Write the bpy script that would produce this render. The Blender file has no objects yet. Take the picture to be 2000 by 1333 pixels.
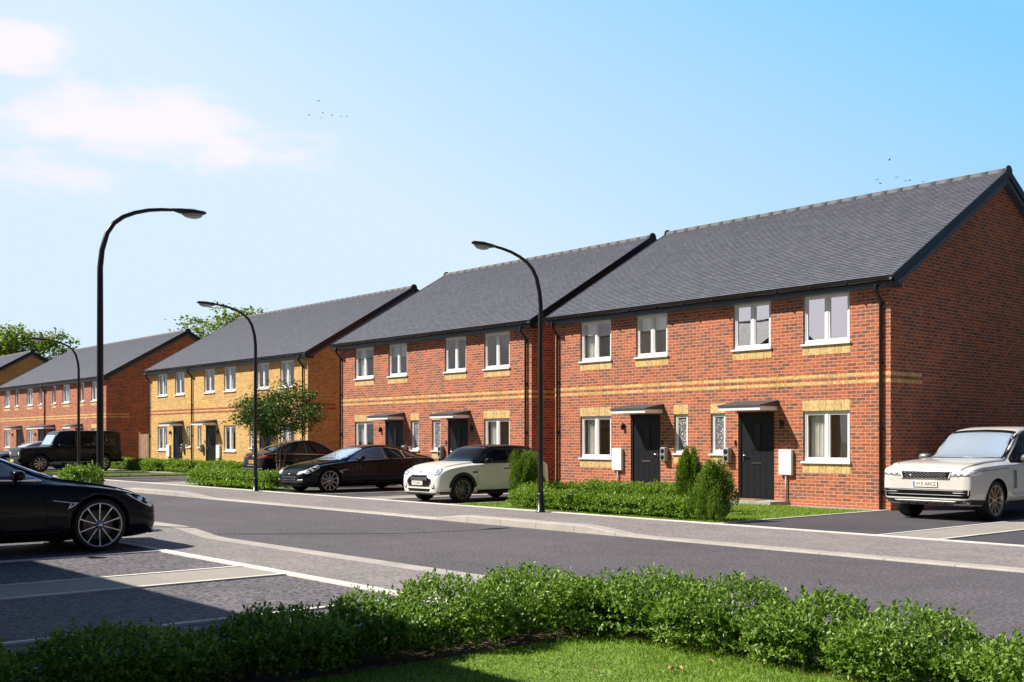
import bpy, bmesh, math, random
import numpy as np
from mathutils import Vector, Matrix, noise
from mathutils.bvhtree import BVHTree

S = bpy.context.scene
COL = S.collection
R = math.radians

# ---------------------------------------------------------------- camera
cd = bpy.data.cameras.new('camera')
cam = bpy.data.objects.new('camera', cd)
COL.objects.link(cam)
cam.location = (0, 0, 1.48)
cam.rotation_euler = (R(90), 0, R(49.2))
cd.sensor_width = 36
cd.lens = 38.81
cd.shift_y = 0.097
cd.clip_end = 2000
S.camera = cam

# ---------------------------------------------------------------- light
SUN_TRAVEL = Vector((0.565, 0.69, -0.925)).normalized()
ld = bpy.data.lights.new('sun', 'SUN')
ld.energy = 5.0
ld.angle = R(0.5)
ld.color = (1.0, 0.94, 0.85)
sun = bpy.data.objects.new('sun', ld)
COL.objects.link(sun)
sun.rotation_euler = SUN_TRAVEL.to_track_quat('-Z', 'Y').to_euler()
sun.location = (-5, -5, 30)

W = bpy.data.worlds.new('World')
S.world = W
W.use_nodes = True
nt = W.node_tree
for n in list(nt.nodes):
    nt.nodes.remove(n)
N = nt.nodes.new
LK = nt.links.new


def mth(nt, op, a, b=None, c=None, clamp=False):
    n = nt.nodes.new('ShaderNodeMath')
    n.operation = op
    n.use_clamp = clamp
    for i, v in enumerate((a, b, c)):
        if v is None:
            continue
        if isinstance(v, (int, float)):
            n.inputs[i].default_value = v
        else:
            nt.links.new(v, n.inputs[i])
    return n.outputs[0]


def mixc(nt, fac, a, b, mode='MIX'):
    n = nt.nodes.new('ShaderNodeMix')
    n.data_type = 'RGBA'
    n.blend_type = mode
    for sock, v in ((n.inputs[0], fac), (n.inputs[6], a), (n.inputs[7], b)):
        if isinstance(v, (int, float)):
            sock.default_value = v
        elif isinstance(v, tuple):
            sock.default_value = v if len(v) == 4 else v + (1,)
        else:
            nt.links.new(v, sock)
    return n.outputs[2]


sky = N('ShaderNodeTexSky')
sky.sky_type = 'NISHITA'
sky.sun_disc = False
to_sun = -SUN_TRAVEL
sky.sun_elevation = math.asin(to_sun.z)
sky.sun_rotation = math.atan2(to_sun.x, to_sun.y)
sky.air_density = 1.0
sky.dust_density = 0.6
sky.ozone_density = 1.6
tc = N('ShaderNodeTexCoord')
sp = N('ShaderNodeSeparateXYZ')
LK(tc.outputs['Generated'], sp.inputs[0])
az = mth(nt, 'ARCTAN2', sp.outputs[0], sp.outputs[1])
el = mth(nt, 'ARCSINE', sp.outputs[2])
# bright hazy sky low in the north-west, paler towards the horizon and the west, dimmed elsewhere to hold down the fill light
h = mth(nt, 'SUBTRACT', mth(nt, 'SUBTRACT', 1.36 - 0.0225 * 57.3 * R(49.2), mth(nt, 'MULTIPLY', az, 0.0225 * 57.3)), mth(nt, 'MULTIPLY', el, 0.043 * 57.3), clamp=True)
hazy = mixc(nt, h, (1.68, 4.25, 6.9, 1), (4.7, 5.75, 6.6, 1))


def sstep(v, a, b):
    n = N('ShaderNodeMapRange')
    n.interpolation_type = 'SMOOTHSTEP'
    n.inputs['From Min'].default_value = a
    n.inputs['From Max'].default_value = b
    LK(v, n.inputs['Value'])
    return n.outputs[0]


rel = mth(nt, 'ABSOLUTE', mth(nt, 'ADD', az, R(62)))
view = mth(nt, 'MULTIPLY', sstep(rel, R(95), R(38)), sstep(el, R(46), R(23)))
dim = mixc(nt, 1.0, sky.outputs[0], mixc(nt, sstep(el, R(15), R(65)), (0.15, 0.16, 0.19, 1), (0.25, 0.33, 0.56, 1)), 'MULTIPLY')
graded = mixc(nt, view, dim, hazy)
# soft clouds, laid out by compass bearing and elevation
cmb = N('ShaderNodeCombineXYZ')
LK(mth(nt, 'MULTIPLY', az, 9.0), cmb.inputs[0])
LK(mth(nt, 'MULTIPLY', el, 24.0), cmb.inputs[1])
nz = N('ShaderNodeTexNoise')
nz.inputs['Scale'].default_value = 1.6
nz.inputs['Detail'].default_value = 7
nz.inputs['Roughness'].default_value = 0.55
LK(cmb.outputs[0], nz.inputs['Vector'])
dens = None
for a0, e0, hw, hh, amp in ((-68.5, 15.2, 7.2, 1.75, 1.0), (-74.5, 17.9, 4.2, 1.5, 1.0), (-63.0, 14.3, 3.9, 1.1, 0.85), (-75.0, 12.6, 5.0, 1.3, 0.6),
                            (40, 22, 14, 5, 0.9), (95, 16, 18, 4, 0.9), (150, 24, 12, 4, 0.9), (-145, 5, 13, 7, 1.5)):  # last cloud is added out of view for the windows to mirror
    dx = mth(nt, 'DIVIDE', mth(nt, 'SUBTRACT', az, R(a0)), R(hw))
    dy = mth(nt, 'DIVIDE', mth(nt, 'SUBTRACT', el, R(e0)), R(hh))
    rr = mth(nt, 'ADD', mth(nt, 'MULTIPLY', dx, dx), mth(nt, 'MULTIPLY', dy, dy))
    d = mth(nt, 'MULTIPLY', mth(nt, 'SUBTRACT', 1.0, mth(nt, 'SQRT', rr)), amp)
    dens = d if dens is None else mth(nt, 'MAXIMUM', dens, d)
cl = mth(nt, 'ADD', dens, mth(nt, 'MULTIPLY', mth(nt, 'SUBTRACT', nz.outputs[0], 0.5), 1.9))
mr = N('ShaderNodeMapRange')
mr.interpolation_type = 'SMOOTHSTEP'
mr.inputs['From Min'].default_value = -0.2
mr.inputs['From Max'].default_value = 0.6
LK(cl, mr.inputs['Value'])
CLOUD = (6.75, 6.25, 6.75, 1)
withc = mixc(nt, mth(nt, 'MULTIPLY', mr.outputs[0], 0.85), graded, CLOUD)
bg = N('ShaderNodeBackground')
bg.inputs['Strength'].default_value = 0.1
out = N('ShaderNodeOutputWorld')
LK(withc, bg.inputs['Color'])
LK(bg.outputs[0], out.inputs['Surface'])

S.view_settings.view_transform = 'Standard'
S.view_settings.look = 'None'
S.view_settings.gamma = 1
S.view_settings.exposure = 0.6
S.render.engine = 'CYCLES'
S.cycles.max_bounces = 6
S.cycles.transparent_max_bounces = 12
S.cycles.use_adaptive_sampling = True

# ---------------------------------------------------------------- helpers
MATS = {}


def newmat(name):
    m = bpy.data.materials.new(name)
    m.use_nodes = True
    nt = m.node_tree
    b = nt.nodes['Principled BSDF']
    MATS[name] = m
    return m, nt, b


def texo(nt, scale=1.0, detail=4, rough=0.55, coord='Object', stretch=None, kind='ShaderNodeTexNoise'):
    t = nt.nodes.new('ShaderNodeTexCoord')
    v = t.outputs[coord]
    if stretch:
        mp = nt.nodes.new('ShaderNodeMapping')
        mp.inputs['Scale'].default_value = stretch
        nt.links.new(v, mp.inputs[0])
        v = mp.outputs[0]
    n = nt.nodes.new(kind)
    n.inputs['Scale'].default_value = scale
    if kind == 'ShaderNodeTexNoise':
        n.inputs['Detail'].default_value = detail
        n.inputs['Roughness'].default_value = rough
    nt.links.new(v, n.inputs['Vector'])
    return n


def ramp(nt, fac, stops, interp='LINEAR'):
    r = nt.nodes.new('ShaderNodeValToRGB')
    r.color_ramp.interpolation = interp
    e = r.color_ramp.elements
    while len(e) < len(stops):
        e.new(0.5)
    for i, (p, c) in enumerate(stops):
        e[i].position = p
        e[i].color = tuple(c) + (1,) if len(c) == 3 else c
    nt.links.new(fac, r.inputs[0])
    return r.outputs[0]


def bump(nt, b, h, strength=0.3, dist=0.01):
    n = nt.nodes.new('ShaderNodeBump')
    n.inputs['Strength'].default_value = strength
    n.inputs['Distance'].default_value = dist
    nt.links.new(h, n.inputs['Height'])
    nt.links.new(n.outputs[0], b.inputs['Normal'])


def plain(name, col, rough=0.5, metal=0.0, var=0.12, nscale=6.0, coat=0.0, spec=0.5, bmp=0.0):
    m, nt, b = newmat(name)
    n = texo(nt, nscale)
    c = ramp(nt, n.outputs[0], [(0.3, tuple(x * (1 - var) for x in col)), (0.7, tuple(min(1, x * (1 + var)) for x in col))])
    nt.links.new(c, b.inputs['Base Color'])
    b.inputs['Roughness'].default_value = rough
    b.inputs['Metallic'].default_value = metal
    b.inputs['Coat Weight'].default_value = coat
    b.inputs['Coat Roughness'].default_value = 0.03
    b.inputs['Specular IOR Level'].default_value = spec
    if bmp:
        bump(nt, b, n.outputs[0], bmp)
    return m


def brickmat(name, cols, mortar, width=0.225, row=0.075, plinth=None, zoff=0.0, bedjoint=True):
    m, nt, b = newmat(name)
    t = nt.nodes.new('ShaderNodeTexCoord')
    g = nt.nodes.new('ShaderNodeNewGeometry')
    s = nt.nodes.new('ShaderNodeSeparateXYZ')
    nt.links.new(t.outputs['Object'], s.inputs[0])
    sn = nt.nodes.new('ShaderNodeSeparateXYZ')
    nt.links.new(g.outputs['True Normal'], sn.inputs[0])
    side = mth(nt, 'GREATER_THAN', mth(nt, 'ABSOLUTE', sn.outputs[0]), 0.6)
    mx = nt.nodes.new('ShaderNodeMix')
    nt.links.new(side, mx.inputs[0])
    nt.links.new(s.outputs[0], mx.inputs[2])
    nt.links.new(mth(nt, 'ADD', s.outputs[1], 50.0 + width * 0.5), mx.inputs[3])
    u = mth(nt, 'ADD', mx.outputs[0], 0.0)
    v = mth(nt, 'ADD', s.outputs[2], zoff if bedjoint else 5.0)
    c = nt.nodes.new('ShaderNodeCombineXYZ')
    nt.links.new(u, c.inputs[0])
    nt.links.new(v, c.inputs[1])
    br = nt.nodes.new('ShaderNodeTexBrick')
    br.offset = 0.5
    nt.links.new(c.outputs[0], br.inputs['Vector'])
    br.inputs['Color1'].default_value = (0, 0, 0, 1)
    br.inputs['Color2'].default_value = (1, 1, 1, 1)
    br.inputs['Mortar'].default_value = (0.5, 0.5, 0.5, 1)
    br.inputs['Scale'].default_value = 1.0
    br.inputs['Mortar Size'].default_value = 0.0056
    br.inputs['Mortar Smooth'].default_value = 0.1
    br.inputs['Brick Width'].default_value = width
    br.inputs['Row Height'].default_value = row if bedjoint else 20.0
    k = len(cols)
    base = ramp(nt, br.outputs['Color'], [(i / k, cols[i]) for i in range(k)], 'CONSTANT')
    fine = texo(nt, 17.0, 3)
    var = ramp(nt, fine.outputs[0], [(0.36, (0.62, 0.66, 0.7)), (0.55, (1.06, 1.06, 1.06)), (0.7, (1.18, 1.18, 1.18))])
    base = mixc(nt, 1.0, base, var, 'MULTIPLY')
    if plinth:
        base = mixc(nt, mth(nt, 'LESS_THAN', s.outputs[2], 0.15), base, plinth)
    big = texo(nt, 0.7, 3)
    tone = ramp(nt, big.outputs[0], [(0.3, (0.9, 0.9, 0.9)), (0.7, (1.08, 1.08, 1.08))])
    base = mixc(nt, 1.0, base, tone, 'MULTIPLY')
    allc = mixc(nt, br.outputs['Fac'], base, mortar)
    nt.links.new(allc, b.inputs['Base Color'])
    b.inputs['Roughness'].default_value = 0.9
    b.inputs['Specular IOR Level'].default_value = 0.2
    inv = mth(nt, 'SUBTRACT', mth(nt, 'MULTIPLY', fine.outputs[0], 0.3), br.outputs['Fac'])
    bump(nt, b, inv, 0.5, 0.006)
    return m


brickmat('red_brick', [(0.50, 0.138, 0.058), (0.26, 0.100, 0.062), (0.46, 0.132, 0.063), (0.35, 0.115, 0.066), (0.53, 0.145, 0.060), (0.29, 0.105, 0.062), (0.44, 0.115, 0.052)],
         (0.57, 0.41, 0.31), plinth=(0.47, 0.14, 0.06))
brickmat('yellow_brick', [(0.68, 0.41, 0.13), (0.62, 0.36, 0.11), (0.72, 0.45, 0.16), (0.64, 0.38, 0.12), (0.58, 0.33, 0.10)],
         (0.68, 0.50, 0.28))
YB = [(0.66, 0.43, 0.16), (0.72, 0.48, 0.20), (0.60, 0.38, 0.13), (0.69, 0.45, 0.17)]
brickmat('yellow_soldier', YB, (0.62, 0.50, 0.36), width=0.075, bedjoint=False)
brickmat('yellow_band', YB, (0.62, 0.50, 0.36), bedjoint=False)
brickmat('red_band', [(0.42, 0.12, 0.06), (0.36, 0.12, 0.06), (0.3, 0.1, 0.06)], (0.5, 0.36, 0.25), bedjoint=False)
brickmat('yellow_soldier_plain', [(0.62, 0.36, 0.12), (0.64, 0.38, 0.13), (0.58, 0.33, 0.11)], (0.6, 0.4, 0.2), width=0.075, bedjoint=False)


def tilemat():
    m, nt, b = newmat('roof_tile')
    uv = nt.nodes.new('ShaderNodeUVMap')
    br = nt.nodes.new('ShaderNodeTexBrick')
    br.offset = 0.5
    nt.links.new(uv.outputs[0], br.inputs['Vector'])
    br.inputs['Color1'].default_value = (0, 0, 0, 1)
    br.inputs['Color2'].default_value = (1, 1, 1, 1)
    br.inputs['Mortar'].default_value = (0.5, 0.5, 0.5, 1)
    br.inputs['Scale'].default_value = 1.0
    br.inputs['Mortar Size'].default_value = 0.004
    br.inputs['Brick Width'].default_value = 0.2
    br.inputs['Row Height'].default_value = 1.0
    c = ramp(nt, br.outputs['Color'], [(0, (0.115, 0.119, 0.145)), (0.5, (0.138, 0.142, 0.172)), (1, (0.165, 0.169, 0.20))])
    n = texo(nt, 18.0, 4)
    c = mixc(nt, 1.0, c, ramp(nt, n.outputs[0], [(0.3, (0.8, 0.8, 0.8)), (0.7, (1.2, 1.2, 1.2))]), 'MULTIPLY')
    c = mixc(nt, br.outputs['Fac'], c, (0.03, 0.03, 0.035))
    nt.links.new(c, b.inputs['Base Color'])
    b.inputs['Roughness'].default_value = 0.6
    b.inputs['Specular IOR Level'].default_value = 0.5
    bump(nt, b, mth(nt, 'SUBTRACT', mth(nt, 'MULTIPLY', n.outputs[0], 0.2), br.outputs['Fac']), 0.4, 0.006)
    return m


tilemat()
plain('tile_gap_shade', (0.03, 0.027, 0.026), 0.8, var=0.3)  # dark riser colour stands in for the shadow gap below each course
plain('ridge_tile', (0.11, 0.105, 0.108), 0.7, var=0.15, nscale=9)
plain('white_pvc', (0.80, 0.80, 0.80), 0.35, var=0.02)
plain('black_pvc', (0.012, 0.012, 0.014), 0.32, var=0.1)
plain('navy_board', (0.075, 0.095, 0.14), 0.5, var=0.1)
plain('slate_grey', (0.06, 0.062, 0.07), 0.55, var=0.15)
plain('door_paint', (0.008, 0.009, 0.012), 0.5, var=0.15, nscale=3, spec=0.3)
plain('chrome', (0.75, 0.75, 0.76), 0.18, 1.0, var=0.03)
plain('grey_plastic', (0.32, 0.31, 0.30), 0.4, var=0.06)
plain('dark_plastic', (0.012, 0.013, 0.015), 0.3, var=0.1)
plain('room_wall', (0.62, 0.50, 0.33), 0.9, var=0.08, nscale=2)
plain('curtain_cloth', (0.80, 0.78, 0.72), 0.9, var=0.06)
plain('step_stone', (0.36, 0.34, 0.31), 0.85, var=0.2)
plain('door_mat', (0.30, 0.17, 0.07), 0.95, var=0.3, nscale=40)
plain('fence_wood', (0.34, 0.2, 0.12), 0.8, var=0.25, nscale=5)


def glassmat(name, refl, tint=(1, 1, 1)):
    m, nt, b = newmat(name)
    nt.nodes.remove(b)
    o = nt.nodes['Material Output']
    tr = nt.nodes.new('ShaderNodeBsdfTransparent')
    tr.inputs[0].default_value = tint + (1,)
    gl = nt.nodes.new('ShaderNodeBsdfGlossy')
    gl.inputs['Roughness'].default_value = 0.01
    gl.inputs['Color'].default_value = (0.95, 0.97, 1, 1)
    lw = nt.nodes.new('ShaderNodeLayerWeight')
    lw.inputs[0].default_value = 0.5
    fr5 = mth(nt, 'POWER', lw.outputs['Facing'], 5.0)
    n = texo(nt, 1.3, 2)
    bp = nt.nodes.new('ShaderNodeBump')
    bp.inputs['Strength'].default_value = 0.04
    bp.inputs['Distance'].default_value = 0.02
    nt.links.new(n.outputs[0], bp.inputs['Height'])
    nt.links.new(bp.outputs[0], gl.inputs['Normal'])
    mx = nt.nodes.new('ShaderNodeMixShader')
    nt.links.new(mth(nt, 'ADD', mth(nt, 'MULTIPLY', fr5, 0.9), refl + 0.04, clamp=True), mx.inputs[0])
    nt.links.new(tr.outputs[0], mx.inputs[1])
    nt.links.new(gl.outputs[0], mx.inputs[2])
    nt.links.new(mx.outputs[0], o.inputs[0])


glassmat('window_glass', 0.09)
glassmat('window_glass_coated', 0.62)
m, nt_, b_ = newmat('patterned_glass')
n_ = texo(nt_, 20.0, 2, kind='ShaderNodeTexVoronoi')
nn_ = texo(nt_, 14.0, 3)
c_ = ramp(nt_, mth(nt_, 'ADD', n_.outputs[0], mth(nt_, 'MULTIPLY', nn_.outputs[0], 0.6)), [(0.52, (0.75, 0.77, 0.8)), (0.62, (0.16, 0.15, 0.15))])
nt_.links.new(c_, b_.inputs['Base Color'])
b_.inputs['Roughness'].default_value = 0.15
bump(nt_, b_, n_.outputs[0], 0.6, 0.01)


def groundmat(name, col, speck=0.35, rough=0.85, fine=160.0, mid=2.0, var=0.12, stretch=None, patches=None, joint=None, spots=0.0):
    m, nt, b = newmat(name)
    f = texo(nt, fine, 3, 0.7)
    g = texo(nt, fine * 0.28, 2, 0.6)
    mdn = texo(nt, mid, 5, 0.6, stretch=stretch)
    c = ramp(nt, mdn.outputs[0], [(0.3, tuple(x * (1 - var) for x in col)), (0.7, tuple(x * (1 + var) for x in col))])
    c = mixc(nt, 1.0, c, ramp(nt, f.outputs[0], [(0.32, (1 - speck,) * 3), (0.68, (1 + speck,) * 3)]), 'MULTIPLY')
    c = mixc(nt, 1.0, c, ramp(nt, g.outputs[0], [(0.35, (1 - speck * 0.8,) * 3), (0.6, (1 + speck * 0.5,) * 3)]), 'MULTIPLY')
    if patches:
        big = texo(nt, 0.35, 3, 0.5)
        c = mixc(nt, 1.0, c, ramp(nt, big.outputs[0], [(0.35, (1 - patches,) * 3), (0.65, (1 + patches,) * 3)]), 'MULTIPLY')
    if spots:
        sn_ = texo(nt, 26.0, 2, 0.5)
        c = mixc(nt, mth(nt, 'MULTIPLY', ramp(nt, sn_.outputs[0], [(0.60, (0, 0, 0)), (0.66, (1, 1, 1))]), spots), c, (0.03, 0.022, 0.018))
    if joint:
        tj = nt.nodes.new('ShaderNodeTexCoord')
        sj = nt.nodes.new('ShaderNodeSeparateXYZ')
        nt.links.new(tj.outputs['Object'], sj.inputs[0])
        fr_ = mth(nt, 'FRACT', mth(nt, 'ADD', mth(nt, 'DIVIDE', sj.outputs[0], joint), 500.0))
        c = mixc(nt, mth(nt, 'LESS_THAN', fr_, 0.014), c, tuple(x * 0.45 for x in col))
    nt.links.new(c, b.inputs['Base Color'])
    b.inputs['Roughness'].default_value = rough
    b.inputs['Specular IOR Level'].default_value = 0.35
    bump(nt, b, g.outputs[0], 0.5, 0.006)
    return m


groundmat('road_asphalt', (0.108, 0.096, 0.102), 0.6, fine=90, patches=0.1)
groundmat('pavement_asphalt', (0.24, 0.216, 0.205), 0.4, fine=90, patches=0.07)
groundmat('bay_tarmac', (0.135, 0.122, 0.130), 0.75, fine=70, patches=0.1, spots=0.75)
groundmat('drive_tarmac', (0.075, 0.070, 0.077), 0.35, patches=0.08)
groundmat('kerb_concrete', (0.42, 0.385, 0.34), 0.16, patches=0.08, joint=0.915)
groundmat('edging_concrete', (0.74, 0.70, 0.63), 0.1)
groundmat('soil', (0.12, 0.085, 0.06), 0.6, fine=60, mid=6, var=0.4)
groundmat('turf', (0.14, 0.23, 0.035), 0.5, fine=90, mid=3, var=0.3)
groundmat('far_ground', (0.10, 0.12, 0.05), 0.4, fine=8, mid=0.1, var=0.2)
m, nt_, b_ = newmat('paving_flags')
t_ = nt_.nodes.new('ShaderNodeTexCoord')
br_ = nt_.nodes.new('ShaderNodeTexBrick')
nt_.links.new(t_.outputs['Object'], br_.inputs['Vector'])
br_.inputs['Color1'].default_value = (0.30, 0.275, 0.235, 1)
br_.inputs['Color2'].default_value = (0.34, 0.31, 0.265, 1)
br_.inputs['Mortar'].default_value = (0.27, 0.25, 0.22, 1)
br_.inputs['Scale'].default_value = 1
br_.inputs['Mortar Size'].default_value = 0.004
br_.inputs['Brick Width'].default_value = 0.9
br_.inputs['Row Height'].default_value = 0.6
br_.offset = 0.0
f_ = texo(nt_, 60, 4)
nt_.links.new(mixc(nt_, 1.0, br_.outputs[0], ramp(nt_, f_.outputs[0], [(0.3, (0.86,) * 3), (0.7, (1.14,) * 3)]), 'MULTIPLY'), b_.inputs['Base Color'])
b_.inputs['Roughness'].default_value = 0.85


def M(*names):
    return [MATS[n] for n in names]


def tag(o, label=None, cat=None, group=None, kind=None):
    if label:
        o['label'] = label
    if cat:
        o['category'] = cat
    if group:
        o['group'] = group
    if kind:
        o['kind'] = kind
    return o


def link(name, me, parent=None):
    o = bpy.data.objects.new(name, me)
    COL.objects.link(o)
    if parent is not None:
        o.parent = parent
    return o


def obj(name, bm, mats, parent=None, smooth=False):
    me = bpy.data.meshes.new(name)
    if smooth:
        for f in bm.faces:
            f.smooth = True
    bm.to_mesh(me)
    bm.free()
    for m in ([mats] if isinstance(mats, str) else mats):
        me.materials.append(MATS[m])
    return link(name, me, parent)


def empty(name, loc=(0, 0, 0), rz=0.0, scale=1.0):
    o = bpy.data.objects.new(name, None)
    COL.objects.link(o)
    o.location = loc
    o.rotation_euler = (0, 0, rz)
    o.scale = (scale,) * 3
    o.empty_display_size = 0.2
    return o


def copy_tree(o, parent=None):
    c = o.copy()
    COL.objects.link(c)
    if parent is not None:
        c.parent = parent
    for ch in [x for x in bpy.data.objects if x.parent == o]:
        copy_tree(ch, c)
    return c


def box(bm, x0, x1, y0, y1, z0, z1, mi=0):
    v = [bm.verts.new(p) for p in ((x0, y0, z0), (x1, y0, z0), (x1, y1, z0), (x0, y1, z0), (x0, y0, z1), (x1, y0, z1), (x1, y1, z1), (x0, y1, z1))]
    fs = []
    for q in ((0, 3, 2, 1), (4, 5, 6, 7), (0, 1, 5, 4), (1, 2, 6, 5), (2, 3, 7, 6), (3, 0, 4, 7)):
        f = bm.faces.new([v[i] for i in q])
        f.material_index = mi
        fs.append(f)
    return fs


def nb():
    return bmesh.new()


def bx(name, mat, parent, *dims, bev=0.0):
    bm = nb()
    box(bm, *dims)
    if bev:
        bmesh.ops.bevel(bm, geom=bm.edges[:], offset=bev, segments=2, affect='EDGES', profile=0.6)
    return obj(name, bm, mat, parent)


def tube(bm, pts, rad, n=10, caps=True, mi=0):
    pts = [Vector(p) for p in pts]
    rs = rad if isinstance(rad, (list, tuple)) else [rad] * len(pts)
    up = Vector((0, 0, 1))
    t0 = (pts[1] - pts[0]).normalized()
    u = t0.cross(up)
    if u.length < 1e-3:
        u = Vector((1, 0, 0))
    u.normalize()
    rings = []
    for i, p in enumerate(pts):
        t = (pts[min(i + 1, len(pts) - 1)] - pts[max(i - 1, 0)]).normalized()
        u = (u - t * u.dot(t)).normalized()
        w = t.cross(u)
        rings.append([bm.verts.new(p + (u * math.cos(2 * math.pi * k / n) + w * math.sin(2 * math.pi * k / n)) * rs[i]) for k in range(n)])
    for a, b in zip(rings, rings[1:]):
        for k in range(n):
            f = bm.faces.new((a[k], a[(k + 1) % n], b[(k + 1) % n], b[k]))
            f.smooth = True
            f.material_index = mi
    if caps:
        bm.faces.new(rings[0][::-1]).material_index = mi
        bm.faces.new(rings[-1]).material_index = mi


def lathe(bm, prof, n=24, axis='z', c=(0, 0, 0), mi=0, smooth=True):
    """prof: (radius, height) pairs"""
    rings = []
    for r, h in prof:
        ring = []
        for k in range(n):
            a = 2 * math.pi * k / n
            p = (r * math.cos(a), r * math.sin(a), h) if axis == 'z' else (r * math.cos(a), h, r * math.sin(a))
            ring.append(bm.verts.new((p[0] + c[0], p[1] + c[1], p[2] + c[2])))
        rings.append(ring)
    for a, b in zip(rings, rings[1:]):
        for k in range(n):
            f = bm.faces.new((a[k], a[(k + 1) % n], b[(k + 1) % n], b[k]))
            f.smooth = smooth
            f.material_index = mi
    return rings


# ---------------------------------------------------------------- ground
def sheet(name, mat, x0, x1, y0, y1, z, label=None):
    bm = nb()
    bm.faces.new([bm.verts.new(p) for p in ((x0, y0, z), (x1, y0, z), (x1, y1, z), (x0, y1, z))])
    o = obj(name, bm, mat)
    o['kind'] = 'structure'
    return o


def slab(name, mat, x0, x1, y0, y1, z0, z1, bev=0.0):
    o = bx(name, mat, None, x0, x1, y0, y1, z0, z1, bev=bev)
    o['kind'] = 'structure'
    return o


sheet('ground', 'far_ground', -700, 500, -500, 700, -0.05)
sheet('road', 'road_asphalt', -160, 40, 7.25, 12.7, 0.0)

RAISE_FAR = [(-16.6, 0.02), (-15.8, 0.115), (-12.5, 0.115), (-11.7, 0.02)]


def far_lift(x):
    best = 0.022
    for a, b, c, d in ((-16.7, -15.8, -12.5, -11.6), (-32.3, -31.3, -27.6, -26.3), (-48, -47, -44, -43), (-62, -61, -57, -56)):
        if a < x < d:
            t = min(1, (x - a) / (b - a), (d - x) / (d - c))
            best = max(best, 0.022 + 0.095 * t)
    return best


def near_lift(x):
    return 0.022 + 0.095 * max(0, min(1, (-15.5 - x) / 1.1))


def strip(name, mat, ys, lift, x0, x1, step, skirt=False):
    """ys: list of (y, use_lift 0..1)"""
    bm = nb()
    xs = list(np.arange(x0, x1 + 1e-6, step))
    prev = None
    for x in xs:
        col = []
        for y, w, dz in ys:
            z = 0.022 + (lift(x) - 0.022) * w + dz
            col.append(bm.verts.new((x, y, z)))
        if prev:
            for i in range(len(ys) - 1):
                bm.faces.new((prev[i], col[i], col[i + 1], prev[i + 1]))
        prev = col
    o = obj(name, bm, mat)
    o['kind'] = 'structure'
    return o


strip('kerb_far', 'kerb_concrete', [(12.36, 0, -0.06), (12.37, 1, -0.012), (12.39, 1, 0), (12.66, 1, 0)], far_lift, -120, 30, 0.3)
strip('pavement_far', 'pavement_asphalt', [(12.66, 1, 0), (13.3, 0.9, 0), (15.18, 0.0, 0)], far_lift, -120, 30, 0.3)
strip('kerb_near', 'kerb_concrete', [(7.29, 1, 0), (7.57, 1, 0), (7.585, 1, -0.012), (7.6, 0, -0.06)], near_lift, -120, 30, 0.3)
strip('pavement_near', 'pavement_asphalt', [(6.105, 0.0, 0), (6.8, 0.9, 0), (7.29, 1, 0)], near_lift, -120, 30, 0.3)
sheet('parking_area', 'bay_tarmac', -60, -6.7, -4, 6.0, 0.012)
slab('edging_strip', 'edging_concrete', -60, -6.7, 5.99, 6.10, -0.02, 0.034)
for x in (-14.05, -11.72, -10.73, -8.36):
    slab('edging_strip', 'edging_concrete', x - 0.032, x + 0.032, -4, 5.986, -0.02, 0.030)
slab('flag_path', 'paving_flags', -11.685, -10.765, -4, 5.984, -0.02, 0.022)
slab('edging_strip', 'edging_concrete', -100, 20, 15.19, 15.3, -0.02, 0.036)
sheet('driveway', 'drive_tarmac', -120, 20, 15.3, 34, 0.012)
for x in (-12.33, -19.97, -22.83, -23.83, -25.82, -36.0, -39.6, -42.2, -46.2, -9.17, -8.18, 0.5):
    y1 = 20.6 if x not in (-12.33, -9.17, -8.18) else 30
    if x == -12.33:
        y1 = 21.0
    slab('edging_strip', 'edging_concrete', x - 0.03, x + 0.03, 15.304, y1, -0.02, 0.030)
slab('flag_path', 'paving_flags', -9.136, -8.214, 15.304, 30, -0.02, 0.022)
slab('flag_path', 'paving_flags', -23.796, -22.864, 15.304, 20.6, -0.02, 0.022)
slab('flag_path', 'paving_flags', -37.2, -36.034, 15.304, 20.6, -0.02, 0.022)
slab('flag_path', 'paving_flags', -35.96, -34.75, 15.304, 18.0, -0.02, 0.022)
slab('flag_path', 'paving_flags', -22.3, -12.37, 20.6, 21.05, -0.02, 0.024)
slab('flag_path', 'paving_flags', -33.7, -23.5, 20.6, 21.05, -0.02, 0.024)
slab('flag_path', 'paving_flags', -56, -37.3, 20.55, 21.1, -0.02, 0.026)
slab('flag_path', 'paving_flags', -16.3, -15.2, 18.9, 20.59, -0.02, 0.028)
slab('lawn', 'turf', -19.9, -12.37, 15.31, 20.59, -0.02, 0.02)
slab('lawn', 'turf', -44.4, -43.9, 15.31, 20.3, -0.02, 0.05)
slab('lawn', 'turf', -49.9, -49.2, 15.6, 20.5, -0.02, 0.05)
slab('lawn', 'turf', -56, -41.5, 21.12, 22.0, -0.02, 0.035)
slab('lawn', 'turf', -35.0, -28.75, 15.31, 16.9, -0.02, 0.018)
slab('lawn', 'turf', -5.85, 6, -6, 5.85, -0.03, 0.035)
slab('lawn', 'turf', -19.5, -16.8, 5.0, 5.98, -0.02, 0.04)
slab('planting_bed', 'soil', -6.72, -5.85, -4, 6.12, -0.03, 0.04)
slab('planting_bed', 'soil', -5.85, 6, 5.85, 6.75, -0.03, 0.04)
# ---------------------------------------------------------------- houses
ZS = 4.70     # soffit / wall top
BANDS = ((2.857, 2.93), (2.704, 2.777))


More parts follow.
